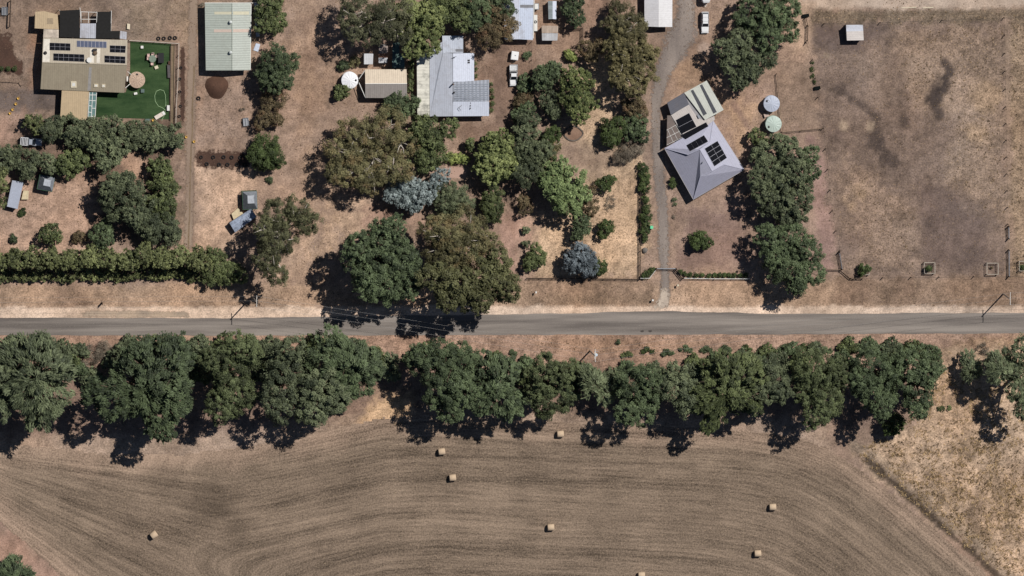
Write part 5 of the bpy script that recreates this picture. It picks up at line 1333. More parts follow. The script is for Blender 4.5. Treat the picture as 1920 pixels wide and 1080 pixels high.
# ------------------------------------------------------------------ coops and pens
def cage(label, u, v, w, d, ang, h=1.9, shade=False):
    """netted poultry run with a pyramid top"""
    c = G(u, v, 0)
    t = thing('poultry_run', label, 'chicken run', c, rz=ang)
    hw, hd = w / 2, d / 2
    GF = plain('green frame', (70, 110, 76), .6)
    mb = MB()
    for x in (-hw, hw):
        for y in (-hd, hd): mb.bar((x, y, 0), (x, y, h), .07)
    for z in (.06, h):
        for s in (-1, 1): mb.bar((-hw, s * hd, z), (hw, s * hd, z), .07); mb.bar((s * hw, -hd, z), (s * hw, hd, z), .07)
    mb.build('frame', GF, t, org=Z)
    NET = plain('netting top lit tone', (116, 120, 126), .6, var=.25); ND = plain('netting top shaded tone', (62, 66, 70), .6, var=.25)
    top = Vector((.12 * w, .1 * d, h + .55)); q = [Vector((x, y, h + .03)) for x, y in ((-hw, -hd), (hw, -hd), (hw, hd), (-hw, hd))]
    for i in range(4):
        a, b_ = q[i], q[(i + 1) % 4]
        MB().slab([a, b_, b_.lerp(top, .55), a.lerp(top, .55)], .03).build('roof_cover', ND if i in (0, 3) else NET, t, org=Z)  # same netting, coloured darker on the sides turned from the sun
    MB().slab([x.lerp(top, .552) + Vector((0, 0, .004)) for x in q], .03).build('roof_cover', plain('clear top', (176, 180, 186), .4, var=.2), t, org=Z)
    for i in range(4):
        a, b_ = q[i], q[(i + 1) % 4]; m_ = MB()
        for k in range(7): p = a.lerp(b_, k / 6); m_.bar((p.x, p.y, 0), (p.x, p.y, h), .03)
        for k in range(4): m_.bar((a.x, a.y, .2 + k * .5), (b_.x, b_.y, .2 + k * .5), .03)
        m_.build('mesh_side', DARKM, t, org=Z)
    return t
cage('dark netted chicken run with green frame below the tree row', 85, 342, 3.6, 3.4, R(-12))
cage('grey netted chicken run with green frame beside the gum', 467, 374, 3.4, 4.2, R(2))
def coop(label, quad, h, mat, rampq):
    c = G(sum(p[0] for p in quad) / 4, sum(p[1] for p in quad) / 4)
    t = thing('chicken_coop', label, 'chicken coop', c)
    walls(t, quad, h, .1, WOOD)
    roof(t, [(p[0], p[1], h + (.25 if i < 2 else 0)) for i, p in enumerate(quad)], mat)
    b_ = [G(a, q, .7) for a, q in rampq]
    MB().prism([Vector((p.x, p.y, .25)) for p in b_], [Vector((p.x, p.y, .7)) for p in b_]).build('nest_box', plain('beige nest box', (206, 190, 156), .7), t)
    return t
coop('coop with a plain blue grey roof near the left edge', [(23, 338), (44, 342), (33, 392), (13, 387)], 1.9, roofing('coop roof', (168, 174, 188), 76, .4, .03, .05, dirtf=.08), [(44, 357), (54, 358), (53, 374), (40, 374)])
coop('coop with a blotchy shaded dark roof under the gum', [(430, 418), (471, 391), (481, 406), (441, 436)], 1.7, roofing('shade blotched coop roof', (150, 160, 178), 33, .4, .05, .3, (50, 54, 66), .8), [(434, 401), (446, 390), (458, 402), (441, 419)])  # gum shade painted into the roof colour as dark blotches

# ------------------------------------------------------------------ garden things on the lawn
PINK = plain('pinkish plastic', (206, 178, 168), .6)
def chair(label, u, v, ang):
    t = thing('garden_chair', label, 'chair', G(u, v), 'garden chairs round the lawn table', rz=ang)
    MB().box((0, 0, .44), (.62, .6, .07)).build('seat', PINK, t, org=Z, bevel=.02); MB().box((0, -.3, .72), (.62, .08, .55)).build('backrest', PINK, t, org=Z, bevel=.02)
    for x in (-.26, .26):
        for y in (-.25, .25): MB().bar((x, y, 0), (x, y, .42), .05).build('leg', DARKM, t, org=Z)
        MB().box((x * 1.2, 0, .62), (.07, .56, .05)).build('armrest', PINK, t, org=Z)
for lb, u, v, a in (('pinkish garden chair left of the table, upper', 278, 103, -90), ('pinkish garden chair left of the table, lower', 277.5, 109, -90), ('pinkish garden chair above the lawn table', 286, 101, 180), ('pinkish garden chair between table and black cover', 293, 105, 90), ('pinkish garden chair below the lawn table', 285, 119, 0)):
    chair(lb, u, v, R(a))
t = thing('garden_table', 'round green topped table among pinkish chairs on the lawn', 'table', G(285.5, 109.5))
MB().lathe((0, 0, 0), [(.85, .70), (.85, .74)], 28).build('tabletop', plain('green glass top', (128, 142, 126), .3), t, org=Z)
for k in range(4): MB().bar((.5 * math.cos(k * 1.57 + .78), .5 * math.sin(k * 1.57 + .78), 0), (.5 * math.cos(k * 1.57 + .78), .5 * math.sin(k * 1.57 + .78), .7), .06).build('leg', DARKM, t, org=Z)
def boxy(name, label, cat, u, v, sx, sy, sz, ang, mat, lid=None, top='lid', group=None):
    t = thing(name, label, cat, G(u, v), group, rz=R(ang))
    MB().box((0, 0, sz / 2), (sx, sy, sz)).build('body', mat, t, org=Z, bevel=.03)
    MB().box((0, 0, sz + .03), (sx * 1.04, sy * 1.04, .07)).build(top, lid or mat, t, org=Z, bevel=.02)
    return t
boxy('barbecue', 'large black covered barbecue right of the lawn table', 'barbecue', 301, 108, 1.3, 2.2, 1.0, 0, plain('black cover', (40, 40, 42), .7))
boxy('storage_box', 'white cube near the top fence of the lawn', 'box', 266, 88, .6, .6, .5, 0, WHITE)
boxy('storage_box', 'dark grey green crate below the concrete tank', 'box', 267, 170, .8, .8, .5, 0, plain('grey green plastic', (96, 112, 108), .6))
boxy('storage_box', 'white box touching the shadow of the concrete tank', 'box', 254, 175, .75, .5, .4, 10, WHITE)
boxy('storage_box', 'tall white box at the right edge of the lawn', 'box', 315, 202, .6, 1.2, .7, 0, WHITE)
boxy('gas_heater', 'small white box on the wall between house and concrete tank', 'box', 238, 147, .35, 1.1, 1.2, 0, WHITE)
boxy('garden_bench', 'long dark bench against the right garden edge', 'bench', 316, 133, .6, 3.0, .5, 2, plain('grey brown slats', (90, 84, 84), .8), top='seat')
boxy('planter', 'short grey planter above the long dark bench', 'planter', 317, 118, .5, .9, .5, 0, plain('grey planter', (126, 126, 128), .7), MULCH, 'soil')
boxy('planter', 'low dark trough at the bottom of the lawn', 'planter', 276, 225, 1.1, .6, .4, 0, DARKM, plain('grey green plastic', (0, 0, 0)), 'soil')
boxy('cushion_stool', 'round pinkish seat alone on the lawn below the table', 'stool', 293, 126, .8, .7, .4, 20, PINK, CREAM, 'cushion')
t = thing('sun_lounger', 'white lounger lying at an angle at the lower lawn corner', 'lounger', G(299.5, 216), rz=R(30))
MB().box((0, 0, .35), (2.6, .95, .16)).build('mattress', plain('pale lounger fabric', (222, 208, 196), .8), t, org=Z, bevel=.05)
MB().box((1.0, 0, .46), (.6, .8, .1)).build('pillow', WHITE, t, org=Z, bevel=.04)
for x in (-1.1, 1.1):
    for y in (-.4, .4): MB().bar((x, y, 0), (x, y, .3), .06).build('leg', GREYM, t, org=Z)
t = MB(); pts = [(310, 207), (306, 203), (297, 199), (291, 190), (290, 180), (293, 171), (300, 168), (307, 170), (310, 178), (311, 192), (310, 206), (309, 214), (303, 226)]
den = []
for (a, b_), (c_, d_) in zip(pts[:-1], pts[1:]):
    for k in range(4): den.append((a + (c_ - a) * k / 4, b_ + (d_ - b_) * k / 4))
t.path([G(a, b_, .06) for a, b_ in den + [pts[-1]]], .05, 6)
tag(t.build('garden_hose', plain('pale green hose', (170, 196, 150), .5), org=G(300, 195)), 'pale green hose looped on the lawn beside the lounger', 'hose')
# yellow buckets and stones
YEL = plain('yellow plastic', (222, 186, 104), .6)
t0 = None
for k, (lb, u, v) in enumerate((('yellow bucket nearest the house in the slanting line on the drive', 34, 184), ('yellow bucket second in the slanting line on the drive', 29.5, 194.5), ('yellow bucket third in the slanting line on the drive', 23.5, 205), ('yellow bucket furthest from the house on the drive', 18.5, 212), ('yellow bucket on the left rut of the dirt track', 349, 256.5), ('yellow bucket on the right rut of the dirt track', 363.5, 265), ('yellow bucket beside the white lounger', 287, 225))):
    if t0 is None:
        t0 = thing('bucket', lb, 'bucket', G(u, v), 'yellow buckets')
        MB().lathe((0, 0, 0), [(.22, 0), (.3, .4), (.32, .42), (.27, .42), (.2, .1)], 16).build('body', YEL, t0, org=Z)
        MB().path([(-.3, 0, .42), (-.2, .1, .6), (.2, .1, .6), (.3, 0, .42)], .02).build('handle', DARKM, t0, org=Z)
    else: dup(t0, G(u, v), None, lb)
# tyres
TY = [(160, 323), (258, 323), (342, 322), (407, 324), (477, 326), (205, 378), (305, 383), (373, 383), (450, 382), (513, 384)]
ty = None
labs = ['upper row of the tyre bed, %s tyre from the track' % o for o in ords[:5]] + ['lower row of the tyre bed, %s tyre from the track' % o for o in ords[:5]]
def tyre(lb, u, v, g, s=1.0):
    global ty
    if ty is None:
        ty = MB().torus((0, 0, .13), .3, .13, 20, 10).build('tyre', DARK, smooth=True, org=Z)
        ty.location = G(u, v, .02); tag(ty, lb, 'tyre', g)
    else:
        c = ty.copy(); COL.objects.link(c); c.location = G(u, v, .02); c['label'] = lb; c['group'] = g; c.scale = (s, s, s)
for lb, (a, b_) in zip(labs, TY): tyre('old tyre in the ' + lb, a / 4.32 + 340, b_ / 4.32 + 220, 'tyres in the planting bed', 1.12)
for lb, u, v in (('faint tyre leftmost in the row above the lawn fence', 297, 72), ('tyre second in the row above the lawn fence', 307, 72), ('tyre third in the row above the lawn fence', 318.5, 71), ('tyre rightmost in the row above the lawn fence', 328, 71), ('lone tyre beside the dirt track left of the mulch heap', 372, 184)): tyre(lb, u, v, 'loose tyres on the ground', 1.15)
for lb, u, v in (('first tyre in the bark bed beside the lawn fence', 339, 127), ('second tyre in the bark bed beside the lawn fence', 337, 148), ('third tyre in the bark bed beside the lawn fence', 337, 172), ('fourth tyre in the bark bed beside the lawn fence', 338, 199), ('fifth tyre in the bark bed beside the lawn fence', 336, 218)): tyre(lb, u, v, 'tyres in the bark bed', .85)
# heaps
t = MB(); c = G(406, 163)
rr = random.Random(3); vs = [c + Vector((0, 0, 1.1))]; fs = []; n = 28
for j in range(1, 9):
    for i in range(n):
        a = 2 * math.pi * i / n; q = j / 8
        rad = 2.7 * q * (1 + .07 * math.sin(3 * a) + rr.uniform(-.03, .03))
        vs.append(c + Vector((rad * math.cos(a), rad * math.sin(a), max(0.0, 1.1 * (1 - q * q) ** 1.2 + rr.uniform(-.05, .05) * (1 - q)))))
for i in range(n):
    k = (i + 1) % n; fs.append((0, 1 + i, 1 + k))
    for j in range(7): fs.append((1 + j * n + i, 1 + (j + 1) * n + i, 1 + (j + 1) * n + k, 1 + j * n + k))
t.add(vs, fs)
tag(t.build('mulch_heap', soil_mat('mulch heap', (92, 68, 56), (80, 60, 50), 3, 1.2), org=c, smooth=True), 'round dark brown mulch heap below the green shed', 'mulch heap')
def flat_debris(label, quad, mat, name='metal_sheet', cat='metal sheet', z=.12, group=None):
    c = G(quad[0][0], quad[0][1])
    o = MB().slab([G(a, b_, z) for a, b_ in quad], .06).build(name, mat, org=c)
    tag(o, label, cat, group)
flat_debris('pale blue sheet leaning right of the green shed', [(480, 81), (488, 83), (484, 97), (475, 94)], plain('pale sheet', (196, 204, 220), .5))
flat_debris('upper crumpled white sheeting along the green shed wall', [(477, 6), (485, 8), (484, 34), (478, 36)], plain('crumpled sheet', (188, 192, 204), .6, var=.5, scale=1.5))
flat_debris('lower crumpled sheeting in the gap beside the green shed', [(478, 40), (486, 42), (487, 68), (480, 70)], plain('crumpled sheet', (0, 0, 0)))
flat_debris('cream plank leaning above the lawn fence corner', [(238.5, 44), (244, 45), (243.5, 55), (238, 54)], CREAM, 'plank', 'plank', .5)
flat_debris('left pale plank beside the dirt road at the top', [(1690, 14.2), (1718, 12.8), (1718, 14.4), (1690, 15.4)], CREAM, 'plank', 'plank', .1)
flat_debris('right pale plank beside the dirt road at the top', [(1730, 14.2), (1750, 12.8), (1750, 14.6), (1730, 15.4)], CREAM, 'plank', 'plank', .1)
shrub('dead', 'white tangle of junk at the top corner of the green shed', [(380, 8, 5), (376, 9, 3)], .8, name='junk_pile', cat='junk')
shrub('dead', 'small pale heap of scrap below the mulch heap', [(452, 206, 4), (457, 204, 3)], .4, name='junk_pile', cat='junk')
t = thing('kerbed_bed', 'brown mulched oval bed with a stone kerb on the straw lawn', 'garden bed', G(1075, 250))
c = G(1075, 250); mb = MB(); n = 20
ov = lambda k, a, b_: c + Vector((a * math.cos(2 * math.pi * k / n) * (1 + .08 * math.cos(8 * math.pi * k / n)), b_ * math.sin(2 * math.pi * k / n), .14))
for k in range(n): mb.bar(ov(k, 2.15, 1.7), ov(k + 1, 2.15, 1.7), .3, .26)
mb.build('kerb', plain('kerb stones', (108, 98, 90), .9, var=.3), t)
MB().add([ov(k, 2.1, 1.65) - Vector((0, 0, .06)) for k in range(n)], [tuple(range(n))]).build('soil', soil_mat('kerbed mulch', (150, 122, 104), (128, 102, 86), 3, 1.0), t)
t = thing('boulder', 'grey round boulder beside the lower driveway hedge', 'boulder', G(1209, 469))
MB().lathe((0, 0, 0), [(.55, 0), (.68, .2), (.6, .5), (.3, .7), (.05, .75)], 12, .08).build('stone', plain('grey stone', (120, 114, 108), .9, var=.3), t, org=Z)
boxy('wheelie_bin', 'bright mint green bin at the edge of the driveway hedge', 'bin', 1221, 425.5, .65, .65, 1.0, 0, plain('mint plastic', (80, 190, 140), .5, var=.05), plain('mint plastic lid', (112, 214, 160), .5, var=.05))
boxy('water_trough', 'dark trough in the green patch of the paddock fence', 'trough', 1532, 164.5, 1.4, .7, .6, 8, DARKM, plain('dark water', (20, 24, 22), .2), 'water')
boxy('water_trough', 'dark trough near the top paddock corner', 'trough', 1510.5, 29, 1.5, .7, .6, 8, DARKM, plain('dark water', (0, 0, 0)), 'water')
shrub('hedge', 'thin green weeds along the paddock fence above the trough', [(1523, 118, 4), (1523, 130, 5), (1524, 142, 5), (1526, 153, 5)], .35, name='weeds', cat='weeds', lai=1.6)

# ------------------------------------------------------------------ fences and gates
def fence(label, pts, spacing=4.0, h=1.2, wires=3, post=.12, mat=DWOOD, rail=None, name='wire_fence', cat='fence', railmat=None, railw=.07):
    """pixel polyline: each post and each wire a part"""
    w = [G(a, b_) for a, b_ in pts]
    t = thing(name, label, cat, w[0])
    mb0 = MB()
    for i, (a, b_) in enumerate(zip(w[:-1], w[1:])):
        L_ = (b_ - a).length; n = max(1, round(L_ / spacing))
        for k in range(n + (1 if i == len(w) - 2 else 0)):
            p = a.lerp(b_, k / n)
            MB().tube(p, p + Vector((0, 0, h)), post * .55, post * .5, 7).build('post', mat, t)
    for k in range(wires):
        z = h * (k + 1) / (wires + .2)
        mb = MB()
        for a, b_ in zip(w[:-1], w[1:]):
            if rail: mb.bar(a + Vector((0, 0, z)), b_ + Vector((0, 0, z)), railw, rail)
            else: mb.tube(a + Vector((0, 0, z)), b_ + Vector((0, 0, z)), .008, n=4)
        mb.build('rail' if rail else 'wire', railmat or (mat if rail else DARKM), t)
    return t
fence('post and wire fence on the left side of the bare paddock', [(1511, 80), (1523, 112), (1533, 182), (1543, 240), (1560, 395), (1574, 470), (1577, 505)], 5.2, 1.3, 3, .2)
fence('post and wire fence along the top of the bare paddock', [(1514, 48), (1545, 44), (1650, 42), (1882, 33), (1990, 28)], 14, 1.3, 3, .2)
fence('post and wire fence on the right side of the bare paddock', [(1882, 33), (1885, 200), (1889, 420)], 4.2, 1.3, 3, .2)
fence('post and wire fence along the road below the bare paddock', [(1602, 521), (1760, 519), (1891, 518), (2000, 518)], 7.2, 1.3, 3, .2)
fence('dark rail fence around the little yard beside the two tanks', [(1456, 138), (1461, 190), (1466, 247), (1540, 240)], 5, 1.2, 2, .16, WOOD, .14)
fence('brown paling rail at the left of the bare paddock top', [(1510, 33), (1514, 48), (1513, 76)], 3, 1.3, 3, .18, DWOOD, .1)
fence('timber fence along the middle properties road front', [(988, 521), (1110, 522), (1200, 523)], 3, 1.1, 3, .14, DWOOD, .07)
fence('dark fence between the straw lawn and the driveway hedge', [(1200, 302), (1200, 420), (1199.5, 522)], 3, 1.3, 4, .14, DWOOD, .07)
fence('white rail fence right of the driveway gate', [(1281, 521), (1340, 522), (1405, 522)], 4, 1.1, 2, .16, WHITE, .12)
fence('dark angled wing fence right of the driveway gate', [(1268, 505), (1281, 521)], 2, 1.5, 3, .2, DWOOD, .22)
fence('white angled rail left of the driveway gate', [(1229, 505), (1217, 521), (1200, 521)], 3, 1.1, 2, .14, WHITE, .1)
fence('timber rail fence corner at the lower left of the paddock', [(1545, 504), (1577, 505), (1596, 521), (1618, 521)], 3, 1.2, 2, .2, WOOD, .2)
fence('pale garden fence around the green lawn', [(242, 75), (290, 78), (335, 81), (333, 150), (330, 200), (329, 236)], 3, 1.2, 2, .14, plain('pale fence timber', (196, 186, 174), .8), .12, name='garden_fence')
fence('dark mesh pen fence right of the square garden shed', [(1047, 51), (1070, 55), (1092, 52), (1092, 82)], 2, 1.4, 4, .14, DWOOD, .06)
fence('short fence below the blue roofed shed', [(996, 78), (996, 130)], 2.5, 1.2, 3, .14, DWOOD)
fence('brown rail fence at the upper left garden edge', [(0, 152), (36, 154), (40, 160)], 2.5, .6, 1, .16, WOOD, .16, name='garden_edging')
t = thing('log_beam', 'long dark beam standing upright in the top left corner', 'rail', G(18, 25)); MB().bar(G(20, 0, 1.2), G(18, 50, 1.2), .25).build('beam', DWOOD, t)
mb = MB()
for v_ in (2, 25, 49): MB().bar(G(19, v_), G(19, v_, 1.2), .2).build('post', DWOOD, t)
def gate(label, a, b_, h=1.3, mat=GREYM, name='field_gate'):
    A_, B_ = G(*a), G(*b_)
    t = thing(name, label, 'gate', A_)
    mb = MB()
    for k in range(5): z = .2 + k * (h - .2) / 4; mb.tube(A_ + Vector((0, 0, z)), B_ + Vector((0, 0, z)), .045, n=6)
    mb.tube(A_ + Vector((0, 0, .2)), B_ + Vector((0, 0, h)), .035, n=6)
    mb.build('rails', mat, t)
    for p in (A_, B_): MB().bar(p, p + Vector((0, 0, h + .25)), .2).build('post', DWOOD, t)
gate('wide steel gate across the gravel driveway', (1230, 503), (1267, 503), 1.3)
gate('steel gate low on the right paddock fence, upper of two', (1890.5, 424), (1891, 447))
gate('steel gate in the bottom right paddock corner, lower of two', (1891, 468), (1891.5, 518))
gate('steel gate at the lower left paddock corner', (1573, 472), (1578, 504))
def guard(label, u, v, s=20, plant=None):
    t = thing('tree_guard', label, 'tree guard', G(u, v))
    q = [G(u - s / 2, v - s / 2), G(u + s / 2, v - s / 2), G(u + s / 2, v + s / 2), G(u - s / 2, v + s / 2)]
    WT = plain('pale guard timber', (176, 166, 152), .8)
    for p in q: MB().bar(p, p + Vector((0, 0, 1.2)), .12).build('post', WT, t)
    for i in range(4):
        a, b_ = q[i], q[(i + 1) % 4]; mb = MB()
        mb.bar(a + Vector((0, 0, 1.15)), b_ + Vector((0, 0, 1.15)), .10); mb.bar(a + Vector((0, 0, .6)), b_ + Vector((0, 0, .6)), .06)
        mb.build('rail', WT, t)
guard('square timber tree guard almost hidden by its sapling', 1621, 506, 16)
guard('square timber tree guard with a young tree inside', 1742, 501.5, 20)
guard('square timber tree guard holding only a tiny seedling', 1860, 503, 21)
guard('square timber tree guard cut by the right edge', 1919, 498, 18)
tree('hedge', 'young dark tree bursting out of the leftmost tree guard', [(1617, 507, 11), (1626, 503, 8)], 2.6, name='sapling', cat='young tree', leaf=.3)
tree('hedge', 'young tree inside the second tree guard', [(1742, 503, 7)], 2.2, name='sapling', cat='young tree', leaf=.3)
tree('brown', 'tiny brown seedling in the third tree guard', [(1859, 502, 3)], .8, name='sapling', cat='young tree', leaf=.25)
tree('hedge', 'young green plant in the tree guard at the right edge', [(1917, 501, 6)], 1.4, name='sapling', cat='young tree', leaf=.3)
# timber sleepers along the lawn border
t = thing('sleeper_edging', 'row of timber sleepers between lawn and pale fence', 'garden edging', G(322, 150))
MB().bar(G(319.5, 86, .15), G(318.5, 226, .15), .22, .3).build('sleeper', DWOOD, t); MB().bar(G(327.5, 86, .12), G(326, 228, .12), .2, .24).build('sleeper', WOOD, t)

# ------------------------------------------------------------------ poles, wires and roadside posts
PW = plain('grey weathered pole', (150, 140, 130), .9, var=.25)
WIRE = plain('bare aluminium wire', (140, 138, 136), .4, var=.05)
def pole(label, u, v, h, arms, transformer=False):
    c = G(u, v)
    t = thing('power_pole', label, 'power pole', c)
    MB().tube(c, c + Vector((0, 0, h)), .19, .13, 10).build('pole', PW, t)
    ends = []
    for z, half in arms:
        MB().bar(c + Vector((.16, -half, z)), c + Vector((.16, half, z)), .12, .14).build('crossarm', plain('pale crossarm', (212, 206, 198), .7), t)
        for y in (-half * .92, half * .1, half * .92):
            MB().lathe(c + Vector((.16, y, z + .06)), [(.05, 0), (.08, .06), (.05, .12), (.07, .18), (.02, .22)], 8).build('insulator', WHITE, t)
            ends.append(c + Vector((.16, y, z + .24)))
    if transformer:
        MB().lathe(c + Vector((.5, 0, h - 2.6)), [(.34, 0), (.38, .1), (.38, 1.1), (.2, 1.2)], 16).build('transformer', plain('pale blue steel', (190, 204, 214), .4), t)
        mb = MB(); mb.bar(c + Vector((.1, 0, h - 2)), c + Vector((.5, 0, h - 2)), .1); mb.bar(c + Vector((.2, .9, h - 1.2)), c + Vector((.9, .9, h - 1.2)), .1); mb.build('bracket', GREYM, t)
    return ends
e1 = pole('timber power pole with pale crossarm beside the road, left', 472.5, 556, 10.2, [(9.9, 1.35)])
e2 = pole('power pole with pale blue transformer below the road', 1106, 658, 9.6, [(9.3, 1.5), (8.2, .9)], True)
e3 = pole('timber power pole with pale crossarm beside the road, right', 1881, 551, 10.2, [(9.9, 1.5)])
e0 = [Vector((p.x - 128, p.y + .6, p.z)) for p in e1]
e4 = [Vector((p.x + 90, p.y + .2, p.z)) for p in e3]
def span(A_, B_, sag, nm, label):
    t = thing('power_line', label, 'power line', A_[0])
    for a, b_ in zip(A_, B_):
        pts = []
        for k in range(25):
            q = k / 24; p = a.lerp(b_, q); p.z -= sag * 4 * q * (1 - q); pts.append(p)
        MB().path(pts, .016, 5).build('wire', WIRE, t)
span(e0, e1, 1.0, '', 'thin pale wires leading off the left edge along the road')
span(e1, e2[:3], 1.2, '', 'thin pale wires crossing the road between left and middle poles')
span(e2[:3], e3, 1.4, '', 'thin pale wires crossing the road between middle and right poles')
span(e3, e4, .8, '', 'thin pale wires leading off the right edge')
def marker(label, u, v, ang, h=1.1):
    t = thing('roadside_post', label, 'roadside post', G(u, v), 'roadside marker posts', rz=ang)
    MB().box((0, 0, h / 2), (.12, .5, h)).build('board', plain('brown board', (92, 70, 56), .8), t, org=Z); MB().box((0, 0, h + .03), (.14, .54, .06)).build('cap', DWOOD, t, org=Z)
marker('brown board post on the upper verge near the left edge', 191, 568, 0, 1.8)
marker('brown board post on the lower verge near the gap in the belt', 874, 640, 0, 1.8)
t = thing('letterbox', 'white topped letterbox post beside the dirt drive', 'letterbox', G(1004, 547)); MB().bar((0, 0, 0), (0, 0, 1.1), .1).build('post', DWOOD, t, org=Z); MB().box((0, 0, 1.2), (.3, .45, .3)).build('box', WHITE, t, org=Z)
t = thing('letterbox', 'small white letterbox at the driveway mouth, left side', 'letterbox', G(1223, 562)); MB().bar((0, 0, 0), (0, 0, .9), .1).build('post', DWOOD, t, org=Z); MB().box((0, 0, 1.0), (.4, .4, .35)).build('box', WHITE, t, org=Z)
t = thing('letterbox', 'white letterbox between the driveway and the angled wing fence', 'letterbox', G(1270, 534)); MB().bar((0, 0, 0), (0, 0, 1.0), .1).build('post', DWOOD, t, org=Z); MB().box((0, 0, 1.1), (.35, .45, .3)).build('box', CREAM, t, org=Z)
for lb, u in (('left dark patch of repaired asphalt at the lower road edge', 1204), ('right dark patch of repaired asphalt at the lower road edge', 1219)):
    o = MB().lathe((0, 0, 0), [(.42, .0), (.4, .012)], 14, .12).build('road_patch', plain('fresh tar', (74, 68, 64), .8), org=Z); o.location = G(u, 621, .034); o.scale = (1.1, .6, 1); tag(o, kind='structure')

# ------------------------------------------------------------------ hay bales
HAY = None
m, nt, b = new_mat('straw bale')
co = objco(nt); sx = nd(nt, 'ShaderNodeSeparateXYZ'); nt.links.new(co, sx.inputs[0])
w = math_n(nt, 'SINE', math_n(nt, 'MULTIPLY', sx.outputs[0], 42.0))
f = math_n(nt, 'MULTIPLY_ADD', w, .06, 1.0); f = math_n(nt, 'ADD', f, math_n(nt, 'MULTIPLY', math_n(nt, 'SUBTRACT', noise(nt, co, 5, 5, .7), .5), .7))
nt.links.new(scaled(nt, lin((200, 176, 148)), f), b.inputs['Base Color']); b.inputs['Roughness'].default_value = .95
bale0 = None
for lb, u, v, a in (('hay bale nearest the tree line left of the middle of the field', 827.5, 846, 8), ('hay bale just below another one left of the middle', 848, 895, 5), ('hay bale by the tree shadows near the middle of the field', 1050, 813, 2), ('hay bale on the far right of the field, upper', 1448, 950, 2), ('hay bale low in the middle of the field', 1032, 988, 3), ('tilted hay bale alone on the left of the field', 288, 1002, 35), ('hay bale on the far right of the field, lower', 1420, 1037, 2), ('hay bale cut by the bottom edge', 1202, 1078, 0)):
    if bale0 is None:
        vs = []; fs = []; n = 28; hw = .78; r0 = .78
        for x, q in ((-hw, .0), (-hw, .6), (-hw * .97, .93), (-hw * .88, 1.0), (hw * .88, 1.0), (hw * .97, .93), (hw, .6), (hw, .0)):
            for i in range(n):
                an = 2 * math.pi * i / n; z = r0 + r0 * q * math.sin(an); vs.append((x, r0 * q * math.cos(an), max(z, .0)))
        for j in range(7):
            for i in range(n): k = (i + 1) % n; fs.append((j * n + i, j * n + k, (j + 1) * n + k, (j + 1) * n + i))
        bale0 = MB().add(vs, fs).build('hay_bale', m, org=Z, smooth=True)
        bale0.location = G(u, v, .0); bale0.rotation_euler = (0, 0, R(a)); tag(bale0, lb, 'hay bale', 'round hay bales on the mown field')
    else:
        c = bale0.copy(); COL.objects.link(c); c.location = G(u, v, 0); c.rotation_euler = (0, 0, R(a)); c['label'] = lb

# ------------------------------------------------------------------ dry grass standing on the ground
def grass(name, regions, blade, mat, seed, label):
    r = np.random.default_rng(seed); PP = []; HH = []
    for pts, dens, h in regions:
        us = [p[0] for p in pts]; vs_ = [p[1] for p in pts]
        n = int(dens * (max(us) - min(us)) * (max(vs_) - min(vs_)) / 64)
        u = r.uniform(min(us), max(us), n); v = r.uniform(min(vs_), max(vs_), n)
        k = (sd_poly(u, v, pts) < 0) & (fbm(u, v, 18, seed) + r.normal(0, .08, n) > .5)
        u, v = u[k], v[k]
        # plan position of each pixel on the ground
        a0, ax_, ay_ = G(960, 540), G(961, 540) - G(960, 540), G(960, 541) - G(960, 540)
        PP.append(np.stack([a0.x + (u - 960) * ax_.x + (v - 540) * ay_.x, a0.y + (u - 960) * ax_.y + (v - 540) * ay_.y], 1)); HH.append(np.full(len(u), h))
    p = np.concatenate(PP); h = np.concatenate(HH) * r.uniform(.5, 1.3, len(p)); n = len(p); nb = 5
    a = r.uniform(0, 6.28, (n, nb)); w = blade
    ln = r.uniform(.3, 1.0, (n, nb)) * h[:, None]
    bx = p[:, None, 0] + r.normal(0, .08, (n, nb)); by = p[:, None, 1] + r.normal(0, .08, (n, nb))
    b1 = np.stack([bx - np.sin(a) * w, by + np.cos(a) * w, np.full_like(bx, .0)], -1); b2 = np.stack([bx + np.sin(a) * w, by - np.cos(a) * w, np.full_like(bx, .0)], -1)
    tp = np.stack([bx + np.cos(a) * ln, by + np.sin(a) * ln, h[:, None] * r.uniform(.5, 1, (n, nb))], -1)
    v = np.stack([b1, b2, tp], 2).reshape(-1, 3)
    me = mesh_np(name, v, 3, np.arange(len(v)), mat)
    attr(me, 'tint', np.repeat(r.random(n), nb), 'FLOAT', 'FACE')
    o = bpy.data.objects.new(name, me); COL.objects.link(o); o['kind'] = 'stuff'; o['label'] = label; o['category'] = 'grass'
STRAW = leaf_mat('dry straw', (150, 122, 88), (226, 194, 146), None, 1.3)
TUFT = leaf_mat('brown tussock', (92, 76, 56), (150, 124, 88), None, 1.3)
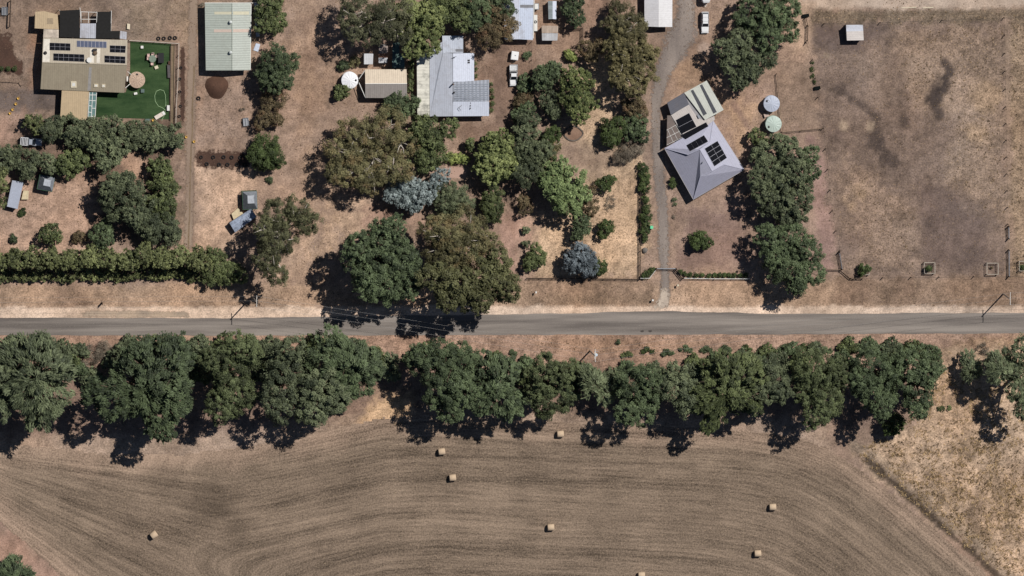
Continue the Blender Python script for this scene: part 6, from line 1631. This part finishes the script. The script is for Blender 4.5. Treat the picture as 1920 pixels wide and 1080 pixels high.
grass('dry_grass', [([(1600, 850), (1700, 800), (1770, 690), (1950, 650), (1950, 1130), (1900, 1100)], 4.5, .6), ([(690, 745), (770, 740), (760, 800), (680, 800)], 1.4, .35), ([(1140, 290), (1200, 300), (1200, 520), (1010, 518), (1010, 440), (1120, 420)], .9, .18),
      ([(1780, 632), (1920, 630), (1920, 665), (1780, 668)], 1.2, .3), ([(600, 400), (680, 420), (600, 500), (560, 500)], .9, .2)], .05, STRAW, 61, 'long straw coloured dry grass')
grass('tussock_grass', [([(1690, 60), (1885, 46), (1890, 440), (1800, 330), (1790, 230), (1700, 190)], .9, .32), ([(1895, 40), (1950, 40), (1950, 515), (1896, 515)], 1.2, .35), ([(1585, 300), (1720, 390), (1720, 515), (1585, 515)], .6, .25), ([(1520, 18), (1920, 14), (1920, 32), (1520, 42)], .5, .3),
      ([(1000, 632), (1330, 632), (1330, 660), (1000, 660)], .6, .3), ([(1640, 840), (1665, 850), (1925, 1080), (1895, 1085)], 2, .45), ([(1640, 830), (1920, 800), (1920, 1080), (1880, 1060)], 1.6, .5)], .06, TUFT, 62, 'brown tussocky grass')

def litter(name, n, mat, seed, size, label):
    r = np.random.default_rng(seed)
    x = r.uniform(-125, 125, n); y = r.uniform(-12, 72, n); u, v = px(x, y)
    ok = fbm(u, v, 40, seed) + r.normal(0, .09, n) > .52
    ok &= ~((v > 574) & (v < 634)) & ~((u > 175) & (u < 336) & (v > 70) & (v < 235))
    x, y = x[ok], y[ok]; n = len(x); a = r.uniform(0, 6.28, n); s_ = r.uniform(.4, 1.3, n) * size
    c = np.stack([x, y, np.full(n, .035)], 1); t_ = np.stack([np.cos(a), np.sin(a), r.normal(0, .2, n)], 1) * s_[:, None]; b_ = np.stack([-np.sin(a), np.cos(a), r.normal(0, .2, n)], 1) * (s_ * r.uniform(.25, .7, n))[:, None]
    v_ = np.stack([c - t_, c + b_, c + t_, c - b_], 1).reshape(-1, 3)
    me = mesh_np(name, v_, 4, np.arange(len(v_)), mat); attr(me, 'tint', r.random(n), 'FLOAT', 'FACE')
    o = bpy.data.objects.new(name, me); COL.objects.link(o); o['kind'] = 'stuff'; o['label'] = label; o['category'] = 'litter'
litter('leaf_litter', 45000, leaf_mat('dead leaves', (84, 62, 46), (164, 132, 102), None, 1.2), 71, .15, 'brown fallen leaves and twigs')
